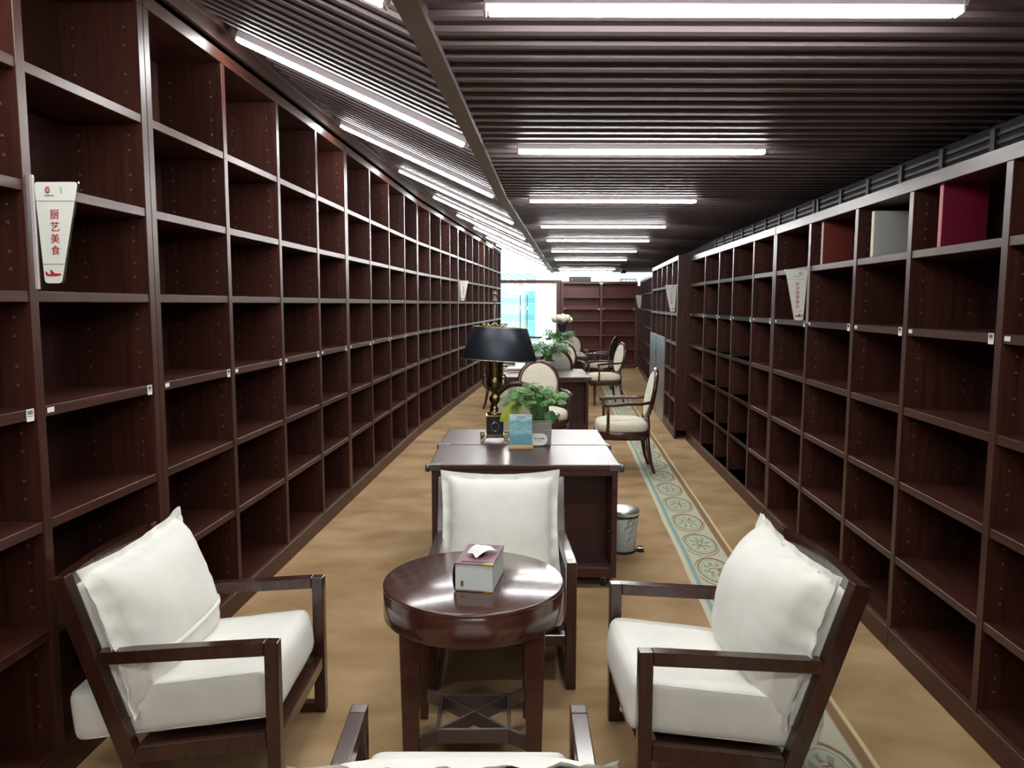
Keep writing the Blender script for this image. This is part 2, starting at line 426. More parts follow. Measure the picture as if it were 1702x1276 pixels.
# far wall over the glass partition
YP = 18.72
m = MB(); m.box((-1.3, YP, 2.126), (1.19, YP + .01, 3.3)); tag(m.build('soffit_glass', glass), kind='structure')  # soffit made of glass so the sky behind brightens it
m = MB(); m.box((1.19, YP + .25, 2.32), (3.6, YP + .33, 3.3)); tag(m.build('wall_far', white_wall), kind='structure')
m = MB(); m.box((-1.3, YP - .03, 2.045), (1.19, YP + .09, 2.125)); tag(m.build('trim_3', wood_red), kind='structure')
m = MB(); m.box((1.07, YP + .0, 0), (1.18, YP + .1, 2.045)); tag(m.build('trim_4', wood_red), kind='structure')
m = MB(); m.box((-1.3, YP, 0), (-0.68, YP + .08, 2.045)); tag(m.build('wall_far', white_wall), kind='structure')
m = MB(); m.box((1.19, YP + .25, 0), (3.6, YP + .33, 2.0)); tag(m.build('wall_far', wall_dark), kind='structure')
# transom glass over the end bookcase
m = MB(); m.box((1.19, YP + .26, 2.0), (3.55, YP + .27, 2.32)); tag(m.build('window_1', glass), kind='structure')

# glass doors with long pull handles
def glass_door(name, x0, x1, hx):
    d = MB().box((x0, YP + .03, 0.01), (x1, YP + .042, 2.04)).build(name, glass); tag(d, kind='structure')
    h = MB()
    for sy in (-0.05, 0.10): h.tube([(hx, YP + sy, 0.95), (hx, YP + sy, 1.76)], 0.014, 10)
    for z in (1.05, 1.66): h.tube([(hx, YP - .05, z), (hx, YP + .10, z)], 0.008, 8)
    h.build('pull_handle', steel, d)
    k = MB(); k.box((x1 - .12, YP + .02, 1.98), (x1 - .0, YP + .052, 2.04)); k.build('patch_fitting', brass_lt, d)
    return d
glass_door('door_1', -0.66, 0.275, 0.195)
glass_door('door_2', 0.285, 1.06, 0.36)

# lobby beyond the glass
m = MB(); m.faces([(-6, 18.75, 0), (9, 18.75, 0), (9, 27, 0), (-6, 27, 0)], [(0, 1, 2, 3)]); tag(m.build('floor', white_wall, recalc=False), kind='structure')
m = MB(); m.faces([(-6, 19.0, 5.2), (9, 19.0, 5.2), (9, 23, 5.2), (-6, 23, 5.2)], [(0, 3, 2, 1)]); tag(m.build('ceiling', white_wall, recalc=False), kind='structure')
lob = thing('glass_facade', 'cyan glass front of the bright lobby behind the glass doors', 'window', (0, 26.5, 0))
m = MB()
for x in (-3.6, -2.2, -0.72, 0.80): m.box((x - .02, -.05, 0), (x + .02, .05, 4.6))
for z in (0.95, 1.55, 2.35): m.box((-3.6, -.04, z), (0.8, .04, z + .03))
m.build('mullion', mat('white_mullion', srgb(205, 228, 228), 0.5), lob)
for z0, z1, g_ in ((0, .95, cyan_lt), (.98, 1.2, cyan_glass), (1.2, 1.55, cyan_lt), (1.58, 1.75, cyan_glass), (1.75, 2.35, cyan_lt), (2.38, 2.6, cyan_glass), (2.6, 4.6, glass)):
    MB().box((-3.6, 0, z0), (0.8, .012, z1)).build('pane', g_, lob)
m = MB(); m.box((0.42, .02, .4), (0.80, .032, 2.4)); m.build('pane', cyan_glass, lob)
rc = thing('lobby_counter', 'white lobby counter with dark top behind the glass doors', 'counter', (0.45, 21.6, 0))
MB().box((-.75, 0, 0), (.35, .5, .60), bev=.01).build('body', white_wall, rc)
MB().box((-.8, -.05, .60), (.4, .55, .64), bev=.008).build('counter_top', chair_wood, rc)

# ------------------------------------------------------------------ bookcases
def bookcase(name, label, A, B, ups, rows, top, depth=0.32, label_row=None, joints=(), group=None, wv=None, wh=None, th=0.04,
             pegs=True, skip=None, stickers=True, topth=0.055):
    """A,B floor points of the face, left end and right end as one faces it; ups = upright centres along x, 0..L"""
    wv = wv or wood_v; wh = wh or wood_h
    Lx = sqrt((B[0] - A[0]) ** 2 + (B[1] - A[1]) ** 2); rz = atan2(B[1] - A[1], B[0] - A[0])
    t = thing(name, label, 'bookcase', (A[0], A[1], 0), rz, group)
    PL = 0.10
    e = 0.0015
    xs = [th / 2 + e] + [u for u in ups if th < u < Lx - th] + [Lx - th / 2 - e]
    for i, x in enumerate(xs):
        m = MB(); m.box((x - th / 2, 0, PL), (x + th / 2, depth - 0.012, top - topth), bev=.0015)
        if pegs:
            m.mi = 1
            zs = [PL + .015] + list(rows) + [top - topth]
            for sgn in (-1, 1):
                if (i == 0 and sgn < 0) or (i == len(xs) - 1 and sgn > 0): continue
                for za, zb in zip(zs, zs[1:]):
                    g = zb - za
                    for fz in (0.20, 0.36, 0.62, 0.78):
                        for yy in (0.055, 0.255):
                            x0 = x + sgn * th / 2
                            m.box((min(x0, x0 + sgn * .002), yy - .004, za + g * fz - .004), (max(x0, x0 + sgn * .002), yy + .004, za + g * fz + .004))
        m.build('upright', [wv, peg_m], t)
    for i in range(len(xs) - 1):
        x0, x1 = xs[i] + th / 2, xs[i + 1] - th / 2
        MB().box((x0, .004, PL), (x1, depth - .012, PL + .016)).build('shelf', wh, t)
        for k, z in enumerate(rows):
            if skip and skip(i, k): continue
            sh = MB().box((x0 + .0003, .003, z - .033), (x1 - .0003, depth - .012, z), bev=.0015).build('shelf', wh, t)
            if stickers and label_row == k:
                q = MB(); q.box((x0 + .012, .0022, z - .022), (x0 + .045, .0032, z - .006)); q.build('blank_tag', paper, sh)
                q = MB(); q.box((x1 - .045, .0018, z - .037), (x1 - .012, .0030, z + .001))
                q.mi = 1
                for j in range(7): q.box((x1 - .040 + j * .0034, .0012, z - .016), (x1 - .040 + j * .0034 + .0018, .0020, z - .003))
                q.box((x1 - .040, .0012, z - .022), (x1 - .018, .0020, z - .020))
                q.build('barcode_sticker', [paper, ink], sh)
    MB().box((0 + e, depth - .012, PL), (Lx - e, depth, top)).build('back_panel', wood_b if wv is wood_v else wv, t)
    MB().box((0 + e, -.002, top - topth), (Lx - e, depth - .012, top), bev=.002).build('cornice', wh, t)
    js = [e] + [j for j in joints] + [Lx - e]
    for a, b_ in zip(js, js[1:]):
        MB().box((a + .0012, -.002, 0), (b_ - .0012, .018, PL), bev=.0015).build('plinth', wh, t)
    return t
LROWS = (0.519, 0.868, 1.227, 1.585, 1.917, 2.271)
names_l = ['tall dark bookcase behind the left armchair, nearest the camera',
           'tall dark bookcase on the left, second from the camera',
           'tall dark bookcase on the left, third from the camera',
           'tall dark bookcase on the left, fourth from the camera, left of the black lampshade',
           'tall dark bookcase on the left, fifth from the camera, starting at the far hanging sign',
           'farthest tall dark bookcase on the left, beside the glass doors']
for i in range(6):
    A, B = LN[i], LN[i + 1]; L_ = sqrt((B[0] - A[0]) ** 2 + (B[1] - A[1]) ** 2)
    bookcase('bookcase', names_l[i], A, B, [L_ * k / 4 for k in (1, 2, 3)], LROWS, TOPL, label_row=2,
             joints=(L_ / 2,), group='tall dark bookcases along the left wall')
RROWS = (0.44, 0.778, 1.107, 1.452, 1.78)
def rpt(y): return (1.517 + .0555 * y, y)
def rcase(label, yfar, ynear, yups, jy, rows, label_row):
    A, B = rpt(yfar), rpt(ynear); c = sqrt(1 + .0555 ** 2)
    return bookcase('bookcase', label, A, B, [(yfar - y) * c for y in yups], rows, 2.085, label_row=label_row,
                    joints=[(yfar - y) * c for y in jy], group='low dark bookcases along the right wall')
rcase('dark bookcase behind the right armchair with three books on its top shelf', 5.38, 0.52, (4.654, 3.94, 3.342, 2.633, 1.93, 1.22), (3.342,), RROWS, 3)
rcase('empty dark right bookcase between the one with books and the projecting one', 8.74, 5.38, (5.955, 6.632, 7.19, 7.869), (6.632,), RROWS, 3)
# projecting case with metal doors
A, B = (2.165, 12.0), (1.879, 8.79); L_ = sqrt((A[0] - B[0]) ** 2 + (A[1] - B[1]) ** 2)
yy = [11.2, 10.55, 9.95, 9.35]
pc = bookcase('bookcase', 'projecting dark bookcase on the right with silver metal doors below', A, B, [(12.0 - y) * L_ / 3.21 for y in yy], RROWS, 2.105,
              depth=.32, label_row=3, group='low dark bookcases along the right wall', joints=(2.0,), skip=lambda i, k: i < 3 and k < 2)
brushed = mat('brushed_metal', (0.42, 0.43, 0.45, 1), 0.30, metal=0.85, col2=(0.50, 0.51, 0.53, 1), scale=(80, 80, 2))
dm = MB(); dm.box((.01, -.012, .012), ((12.0 - 9.97) * L_ / 3.21, .0, 1.125), bev=.002)
dp = dm.build('metal_door', brushed, pc)
MB().box((.93, -.016, .80), (1.01, -.0125, .93), bev=.002).build('handle', black_pl, dp)
MB().box((.99, -.0145, .02), (.995, -.0122, 1.12)).build('door_gap', black_pl, dp)
A, B = (3.03, 18.36), (2.31, 12.02); L_ = sqrt((A[0] - B[0]) ** 2 + (A[1] - B[1]) ** 2)
bookcase('bookcase', 'farthest dark bookcase on the right, next to the reddish end bookcase', A, B, [L_ * k / 8 for k in range(1, 8)], RROWS, 2.10,
         label_row=3, joints=(L_ / 2,), group='low dark bookcases along the right wall')
A, B = (1.18, 18.62), (3.02, 18.62)
eb = bookcase('bookcase', 'reddish brown bookcase standing across the far end of the aisle', A, B, [0.965], (0.474, 0.815, 1.164, 1.449, 1.727), 2.09, depth=.30,
              label_row=3, wv=wood_red, wh=wood_red, th=.055, pegs=False)
q = MB(); q.lathe([(0, 0), (.045, 0), (.05, .006), (.045, .012), (.02, .014), (.018, .01), (0, .01)], 20)
r_ = q.build('round_white_badge', lamp_house, eb); r_.rotation_euler = (pi / 2, 0, 0); r_.location = (0.96, -.003, 2.06)

# dark box and carved ornament on the end bookcase
t = thing('storage_box', 'flat black box lying on top of the reddish end bookcase', 'box', (1.64, 18.80, 2.091))
MB().box((-.26, -.1, 0), (.26, .1, .115), bev=.006).build('box_body', black_pl, t)
MB().box((-.21, -.103, .03), (-.20, -.1, .08)).build('white_stripe', paper, t)
t = thing('carved_bracket', 'black openwork carved ornament on the right of the end bookcase top', 'ornament', (2.80, 18.74, 2.091))
q = MB(); q.box((-.2, -.02, .055), (.2, .02, .07)); q.box((-.2, -.02, 0), (-.185, .02, .06)); q.box((.185, -.02, 0), (.2, .02, .06))
for i in range(4):
    cx = -.14 + i * .093
    q.tube([(cx + .035 * cos(a), 0, .03 + .024 * sin(a)) for a in [k * 2 * pi / 12 for k in range(13)]], .007, 6)
q.build('scrollwork', black_pl, t)
# ceiling camera
t = thing('security_camera', 'small dark ceiling camera hanging at the far end of the slats', 'camera', (2.46, 17.2, Z0))
MB().box((-.03, -.03, -.03), (.03, .03, 0)).build('mount', black_pl, t)
MB().box((-.06, -.05, -.085), (.06, .06, -.03), bev=.01).build('camera_housing', black_pl, t)

# grille standing behind the top of the right bookcases
def grille(label, ya, yb):
    t = thing('ventilation_grille', label, 'grille', (rpt(ya)[0] + .28, ya, 2.0855), group='dark bar grilles on the right bookcases')
    bars = MB()
    for z in (.05, .085, .12, .155): bars.bar((0, 0, z), (.0555 * (yb - ya), yb - ya, z), .012, .014)
    bars.build('bars', black_pl_2, t)
    n = int(round((yb - ya) / .42))
    for i in range(n + 1):
        y = (yb - ya) * i / n
        MB().box((.0555 * y - .016, y - .016, 0), (.0555 * y + .004, y + .016, .180)).build('post', black_pl_2, t)
black_pl_2 = mat('grille_metal', (0.020, 0.020, 0.026, 1), 0.5)
grille('black bar grille on top of the near right bookcase, under the slats', 0.7, 5.34)
grille('black bar grille on top of the second right bookcase, under the slats', 5.42, 8.7)

# ------------------------------------------------------------------ lights
def batten(label, p0, p1, lit=True, group='lit linear ceiling lamps'):
    p0 = Vector(p0); p1 = Vector(p1); L_ = (p1 - p0).length
    t = thing('linear_lamp', label, 'ceiling lamp', p0, 0, group)
    t.rotation_euler = (0, -atan2(p1.z - p0.z, p1.x - p0.x), 0)
    MB().box((0, -.022, .006), (L_, .022, .040), bev=.003).build('housing', lamp_house, t)
    MB().box((.008, -.020, -.010), (L_ - .008, .020, .0055), bev=.004, seg=2).build('lens', lamp_lens if lit else off_lens, t)
    q = MB(); q.box((-.006, -.022, -.010), (.002, .022, .040), bev=.002); q.box((L_ - .002, -.022, -.010), (L_ + .006, .022, .040), bev=.002)
    q.build('end_cap', lamp_house, t)
    MB().tube([(L_ + .003, 0, .02), (L_ + .02, .004, .018), (L_ + .032, .006, .04), (L_ + .035, .006, .07)], .003, 6).build('cable', paper, t)
    return t
ords = ['foremost', 'second', 'third', 'fourth', 'fifth', 'sixth', 'seventh', 'eighth', 'ninth', 'tenth']
YL = [-1.65, 0.19, 2.02, 3.82, 5.62, 7.46, 9.07, 10.9, 12.93, 14.75, 16.46, 17.67]
k = 0
for i, y in enumerate(YL):
    x0 = bx(y) + .198 if y > -1 else bx(y) + .2
    lit = abs(y - 14.75) > .1
    vis = y > 1
    if vis:
        lab = ('level white linear ceiling lamp, %s from the camera in the right row' % ords[k] + ('' if lit else ', switched off'))
    else: lab = 'white linear ceiling lamp of the right row, out of view above or behind the camera'
    batten(lab, (x0, y, 2.272 + .012), (x0 + 1.19, y, 2.272 + .012), lit)
    if vis: k += 1
YLL = [-1.65, 0.19, 2.02, 3.76, 5.53, 7.34, 9.1, 10.9, 12.7, 14.5, 16.3]
k = 0
for y in YLL:
    x1 = bx(y) - .055; x0 = x1 - 1.065
    z1 = 2.30; z0 = z1 + (x1 - x0) * SL
    vis = y > 1
    if vis: lab = 'slanting white ceiling lamp by the left wall, %s from the camera' % ords[k]; k += 1
    else: lab = 'white slanting ceiling lamp of the left row, out of view above or behind the camera'
    batten(lab, (x0, y, z0), (x1, y, z1))

# ------------------------------------------------------------------ hanging signs
def rounded(pts, r, n=5):
    out = []; N = len(pts)
    for i in range(N):
        p = Vector(pts[i]).to_2d() if len(pts[i]) == 3 else Vector(pts[i]); a = Vector(pts[i - 1]); b = Vector(pts[(i + 1) % N])
        da = (a - p).normalized(); db = (b - p).normalized()
        p0 = p + da * r; p1 = p + db * r
        for k in range(n + 1):
            s_ = k / n; out.append(tuple((p0 * (1 - s_) ** 2 + p * 2 * s_ * (1 - s_) + p1 * s_ ** 2)))
    return out
def sign(label, loc, rz, chars, side, color=None, header='XXX'):
    """flag sign; side=+1 extends to the viewer's right of its fixing, -1 to the left"""
    t = thing('hanging_sign', label, 'sign', loc, rz, 'white tapered shelf signs')
    s_ = side; color = color or red_ink
    H = 0.312
    def mir(P): return [(x * s_, z) for x, z in P] if s_ > 0 else [(x * s_, z) for x, z in P][::-1]
    hold = rounded(mir([(0.004, -H - .006), (0.084, -H), (0.150, .0), (0.004, .012)]), .012)
    MB().prism(hold, .005).build('acrylic_holder', acrylic, t)
    MB().box((min(-.003 * s_, .008 * s_), -.002, -H - .012), (max(-.003 * s_, .008 * s_), .007, .018), bev=.001).build('fixing_strip', acr_w, t)
    card = rounded(mir([(0.028, -H + .006), (0.080, -H + .006), (0.146, -.004), (0.012, -.004)]), .012)
    c = MB().prism(card, .001, Matrix.Translation((0, -.0015, 0))).build('card', sign_w, t)
    cx = 0.068 * s_; F_ = Matrix.Translation
    y = -.0022
    q = MB()
    for zz, xa, xb in ((-.060, .017, .134), (-.248, .026, .094)):
        q = MB(); q.box((min(xa * s_, xb * s_), y, zz - .0006), (max(xa * s_, xb * s_), y + .0005, zz + .0006)); q.build('ruled_line', line_ink, c)
    n = len(chars); ch = .028 if n <= 4 else .021; gap = .0355 if n <= 4 else .0265
    z0 = -.100 if n <= 4 else -.088
    merge_text([(a, ch, F_(((0.070 - .0009 * i) * s_, y, z0 - i * gap)), ch * .95) for i, a in enumerate(chars)], 'lettering', color, c)
    # aeroplane
    px = [(-.031, .010), (-.024, .007), (-.016, -.002), (-.011, 0), (-.011, .016), (-.006, .014), (.006, .002), (.020, .002), (.029, .001), (.031, -.001),
          (.026, -.005), (.006, -.008), (-.016, -.008), (-.028, -.005)]
    pl = [((cx - .012 * s_ + x * .82 * s_), -.278 + z * .85) for x, z in px]
    if s_ > 0: pass
    q = MB(); q.prism(pl if s_ > 0 else pl[::-1], .0006, F_((0, y, 0))); q.build('aeroplane_mark', red_ink, c)
    q = MB()
    q.tube([(cx - .014 * s_ + .008 * cos(a) * (1 - .05 * k_), y, -.027 + .008 * sin(a)) for k_, a in enumerate([radians(60 + 30 * k2) for k2 in range(10)])], .0017, 5)
    q.tube([(cx - .014 * s_, y, -.027), (cx - .008 * s_, y, -.026)], .0018, 5)
    q.build('logo_mark', red_ink, c)
    q = MB(); q.box((cx - .026, y, -.045), (cx + .004, y + .0005, -.0425)); q.box((cx + .022, y, -.038), (cx + .0225, y + .0005, -.018)); q.box((cx + .026, y, -.038), (cx + .028, y + .0005, -.020))
    q.build('small_print', line_ink, c)
    return t
acr_w = mat('milky_acrylic', srgb(196, 184, 186), 0.25)
sign('white tapered sign with four red characters fixed to the nearest left bookcase', (-1.452, 2.365, 1.915), radians(-2), '厨艺美食', 1)
dk_red = mat('dark_red_print', srgb(120, 60, 56), 0.6)
sign('small white tapered sign on the left bookcases, far down behind the lamp', (-0.815, 11.86, 1.905), 0, '生活百科', 1, ink)
sign('white tapered sign with six red characters on the near right bookcase', (1.775, 4.635, 1.762), 0, '经济管理励志', -1)
sign('white tapered sign at the near edge of the projecting right bookcase', (1.875, 8.775, 1.775), 0, '人文社科', -1, dk_red)
sign('tiny white tapered sign by the end bookcase, on the farthest right bookcase', (3.0, 17.9, 1.765), 0, '文学小说', -1, ink)

# ------------------------------------------------------------------ books on the top shelf of the right bookcase
def book(label, x, y, w, h, t_, cover, spine):
    z = 1.781
    o = thing('book', label, 'book', (x, y, z), radians(-2), 'books on the top shelf of the right bookcase')
    q = MB(); q.box((0, 0, 0), (w, .003, h), bev=.0008); q.box((0, t_ - .003, 0), (w, t_, h), bev=.0008); q.build('cover', cover, o)
    MB().box((-.001, .003, 0), (.003, t_ - .003, h), bev=.0008).build('spine', spine, o)
    MB().box((.0035, .0035, .003), (w - .004, t_ - .0035, h - .003)).build('pages', paper, o)
book('brown and red book standing in the top shelf, left of the white one', 1.795, 4.50, .172, .262, .035, mat('brown_red_cover', srgb(104, 54, 40), 0.4, col2=srgb(120, 46, 40), scale=(6, 6, 6)), mat('pale_spine', srgb(198, 178, 150), 0.5))
book('white book standing in the top shelf between the brown and the crimson book', 1.755, 3.79, .168, .222, .032, mat('white_cover', srgb(222, 226, 220), 0.35), mat('cream_spine', srgb(214, 216, 176), 0.5))
book('tall crimson book standing in the top shelf, nearest the camera', 1.715, 3.12, .178, .252, .030, mat('crimson_cover', srgb(118, 24, 52), 0.4), mat('pink_spine', srgb(196, 96, 96), 0.5))

# ------------------------------------------------------------------ lounge armchairs
def soft_box(m, half, r, n=(10, 10, 4), puff=(0, 0, 0), M=None, wr=0.0, seed=0):
    """rounded padded block centred on the origin"""
    hx, hy, hz = half
    def P(u, v, w):
        p = Vector((u * hx, v * hy, w * hz)); q = Vector((max(-hx + r, min(hx - r, p.x)), max(-hy + r, min(hy - r, p.y)), max(-hz + r, min(hz - r, p.z))))
        d = p - q
        if d.length > 1e-9: p = q + d.normalized() * r
        p.z += puff[2] * w * max(0, 1 - u * u) * max(0, 1 - v * v)
        p.y += puff[1] * v * max(0, 1 - u * u) * max(0, 1 - w * w)
        p.x += puff[0] * u * max(0, 1 - v * v) * max(0, 1 - w * w)
        if wr:
            nv = noise.noise_vector(p * 9 + Vector((seed, 0, 0)))
            p += nv * wr
        return M @ p if M is not None else p
    def lin(n): # denser near the ends
        return [sin(pi / 2 * (-1 + 2 * i / n)) for i in range(n + 1)]
    nx, ny, nz_ = n; U, V_, W_ = lin(nx), lin(ny), lin(nz_)
    b = m.bm; before = len(b.verts)
    for (fn, A_, B_) in ((lambda a, c: P(a, c, 1), U, V_), (lambda a, c: P(a, c, -1), U, V_), (lambda a, c: P(a, 1, c), U, W_), (lambda a, c: P(a, -1, c), U, W_),
                         (lambda a, c: P(1, a, c), V_, W_), (lambda a, c: P(-1, a, c), V_, W_)):
        m.sheet([[fn(a, c) for a in A_] for c in B_], len(A_), len(B_))
    bmesh.ops.remove_doubles(b, verts=b.verts, dist=1e-5)
    return m
def make_armchair(label, loc, rz, cs=0.0):
    t = thing('armchair', label, 'armchair', loc, rz, 'dark wood lounge armchairs round the table')
    yf = -.33; wo = .30; s_ = .042
    def ry(z): return yf + .415 + .27 * z / .73 * 0.9   # rear post centre line
    for sx in (-1, 1):
        x = sx * (wo - s_ / 2)
        q = MB(); q.box((x - s_ / 2, yf, 0), (x + s_ / 2, yf + s_, .53), bev=.003, seg=2); q.build('leg', dark_wood, t)
        q = MB(); q.hexa([(x - s_ / 2, ry(0) - .027, 0), (x + s_ / 2, ry(0) - .027, 0), (x + s_ / 2, ry(0) + .027, 0), (x - s_ / 2, ry(0) + .027, 0),
                          (x - s_ / 2, ry(.73) - .027, .735), (x + s_ / 2, ry(.73) - .027, .735), (x + s_ / 2, ry(.73) + .027, .722), (x - s_ / 2, ry(.73) + .027, .722)], bev=.003, seg=2)
        q.build('leg', dark_wood, t)
        q = MB(); q.hexa([(x - s_ / 2, yf + s_, .488), (x + s_ / 2, yf + s_, .488), (x + s_ / 2, ry(.48) - .026, .458), (x - s_ / 2, ry(.48) - .026, .458), (x - s_ / 2, yf + s_, .530), (x + s_ / 2, yf + s_, .530), (x + s_ / 2, ry(.48) - .026, .498), (x - s_ / 2, ry(.48) - .026, .498)], bev=.003, seg=2); q.build('armrest', dark_wood, t)
        q = MB(); q.bar((x, yf + s_, .215), (x, ry(.15) - .02, .165), s_ * .9, .05, bev=.003); q.build('side_rail', dark_wood, t)
        q = MB(); q.box((x - s_ / 2, yf + s_, 0), (x + s_ / 2, ry(.02) - .026, .035), bev=.003); q.build('floor_runner', dark_wood, t)
    xi = wo - s_
    MB().bar((-xi, yf + .03, .205), (xi, yf + .03, .205), .05, .048, bev=.003).build('front_rail', dark_wood, t)
    MB().hexa([(-xi, yf + .07, .205), (xi, yf + .07, .205), (xi, ry(.15), .150), (-xi, ry(.15), .150), (-xi, yf + .07, .222), (xi, yf + .07, .222), (xi, ry(.15), .168), (-xi, ry(.15), .168)]).build('seat_deck', dark_wood, t)
    # curved top rail
    q = MB(); n = 10; rows = []
    for j, (dy, dz) in enumerate(((-.022, 0), (.022, -.006), (.022, -.048), (-.022, -.042), (-.022, 0))):
        rows.append([(-xi + 2 * xi * i / n, ry(.72) + dy + .020 * (1 - (2 * i / n - 1) ** 2), .730 + dz) for i in range(n + 1)])
    q.sheet(rows, n + 1, 5, smooth=False); q.build('top_rail', dark_wood, t)
    q = MB(); q.bar((-xi, ry(.25), .25), (xi, ry(.25), .25), .04, .04); q.build('lower_back_rail', dark_wood, t)
    # upholstered back
    M_ = Matrix.Translation((0, (ry(.30) + ry(.69)) / 2 - .012, .49)) @ Matrix.Rotation(-atan2(ry(.69) - ry(.30), .39), 4, 'X')
    q = MB(); soft_box(q, (xi - .004, .022, .208), .012, (8, 3, 8), (0, .006, 0), M_); q.build('back_panel', white_fab, t)
    # seat cushion
    M_ = Matrix.Translation((0, -.005 + cs, .300)) @ Matrix.Rotation(radians(-7.5), 4, 'X')
    sh = .322 if cs >= 0 else .300
    q = MB(); soft_box(q, (xi - .006, sh, .083), .032, (16, 18, 10), (0, .010, .012), M_, .004, seed=loc[0] * 3)
    q.build('seat_cushion', white_fab, t)
    for zz in (-.073, .073):
        rr = rounded([(sx * (xi - .016), sy * (sh - .010)) for sx, sy in ((-1, -1), (1, -1), (1, 1), (-1, 1))], .035, 4); NR = len(rr)
        lp = []
        for i in range(NR):
            a_, b_ = rr[i], rr[(i + 1) % NR]
            for k_ in (range(10) if i % 5 == 4 else range(0, 10, 9)): lp.append(M_ @ Vector((a_[0] + (b_[0] - a_[0]) * k_ / 10, a_[1] + (b_[1] - a_[1]) * k_ / 10, zz)))
        MB().tube(lp + [lp[0]], .0026, 6).build('piping', white_fab, t)
    return t
def pillow_mesh(w, h, T, seed, name, parent, M, fl=0.105):
    """square cushion with a flat flange; local XZ plane, front is -Y"""
    N = 40; q = MB(); fr_ = []; bk = []
    for side in (-1, 1):
        P = []
        for j in range(N + 1):
            row = []
            for i in range(N + 1):
                u = -1 + 2 * i / N; v = -1 + 2 * j / N
                cu = 1 - .055 * (1 - v * v); cv = 1 - .085 * (1 - u * u)
                x = u * w / 2 * cu; z = v * h / 2 * cv
                ui = min(1, abs(u) / (1 - fl)); vi = min(1, abs(v) / (1 - fl))
                puff = (max(0, (1 - ui ** 2.4)) * max(0, (1 - vi ** 2.4))) ** .44
                th = .0035 + T * (.68 if side < 0 else .32) * puff
                edge = (1 - puff)
                n1 = noise.noise(Vector((x * 22 + seed, z * 22, side * 3))) * .008 * (edge ** 1.3) * (1 if puff > 0 else 1.3)
                eu = max(0, (abs(u) - .35) / .65) ** 1.6; ev = max(0, (abs(v) - .45) / .55) ** 1.6
                rad = puff * (noise.noise(Vector((x * 7 + seed, z * 34 + x * 12, side))) * .011 * eu + noise.noise(Vector((x * 30, z * 6 + seed, side))) * .006 * ev + noise.noise(Vector((x * 6 + seed, z * 6, side))) * .010)
                y = side * (th + rad) + n1 * 1.2 + (.010 * noise.noise(Vector((x * 10 + seed, z * 10, 7))) if puff <= 0 else 0)
                row.append(M @ Vector((x, y, z)))
            P.append(row)
        q.sheet(P, N + 1, N + 1)
    bm = q.bm
    bmesh.ops.remove_doubles(bm, verts=bm.verts, dist=.0001)
    # close the rim between the two skins
    be = [e for e in bm.edges if len(e.link_faces) == 1]
    try: bmesh.ops.bridge_loops(bm, edges=be)
    except Exception: pass
    return q.build(name, white_fab, parent)
def throw_pillow(label, loc, rz, tilt, roll, w, h, T, seed, band_=False):
    t = thing('throw_pillow', label, 'pillow', loc, rz, 'white flanged pillows on the armchairs')
    M_ = Matrix.Rotation(tilt, 4, 'X') @ Matrix.Rotation(roll, 4, 'Y')
    pillow_mesh(w, h, T, seed, 'pillow_cover', t, M_)
    if band_:
        q = MB(); P = []
        for dz in (-.010, -.009, .009, .010):
            row = []
            for i in range(25):
                u = -.86 + 1.72 * i / 24; z = -.25 * h / 2 * 1.6 + dz
                v = z / (h / 2); puff = (max(0, 1 - (abs(u) / .895) ** 2.4) * max(0, 1 - (abs(v) / .895) ** 2.4)) ** .44
                y = -(.0035 + T * .68 * puff) - (.004 if abs(dz) < .0095 else .0)
                row.append(M_ @ Vector((u * w / 2, y, z)))
            P.append(row)
        q.sheet(P, 25, 4); q.build('seam_band', white_fab, t)
    return t
CH = [('armchair left of the round table, back to the left bookcases', (-1.036, 2.525), radians(90)),
      ('armchair right of the round table, back to the right bookcases', (.700, 2.475), radians(-88.5)),
      ('armchair behind the round table, facing the camera, against the desk', (-.045, 3.285), radians(1)),
      ('armchair at the bottom edge of the view, facing away toward the round table', (-.108, 1.545), radians(180))]
for (lab, (x, y), rz), cs in zip(CH, (.03, -.04, 0, 0)): make_armchair('dark wood ' + lab, (x, y, 0), rz, cs)
def at(ch, lx, ly):
    (x, y), rz = CH[ch][1], CH[ch][2]
    return (x + lx * cos(rz) - ly * sin(rz), y + lx * sin(rz) + ly * cos(rz))
for ch, lab, lx, ly, z, dr, tilt, roll, w, h, T, sd, bd in (
    (0, 'white pillow with a stitched seam leaning in the left armchair', -.03, .150, .545, radians(-8), radians(-15), radians(-5), .565, .50, .18, 3, True),
    (1, 'plump white pillow with rumpled edge leaning in the right armchair', .025, .165, .535, radians(5), radians(-15), radians(4), .56, .51, .24, 11, False),
    (2, 'white pillow in the armchair behind the round table', -.005, .090, .560, 0, radians(-20), radians(0), .545, .50, .165, 21, False),
    (3, 'white pillow in the foreground armchair cut off by the bottom edge', .0, .055, .511, radians(1), radians(-35), radians(1), .63, .42, .10, 31, False)):
    x, y = at(ch, lx, ly)
    throw_pillow(lab, (x, y, z), CH[ch][2] + dr, tilt, roll, w, h, T, sd, bd)

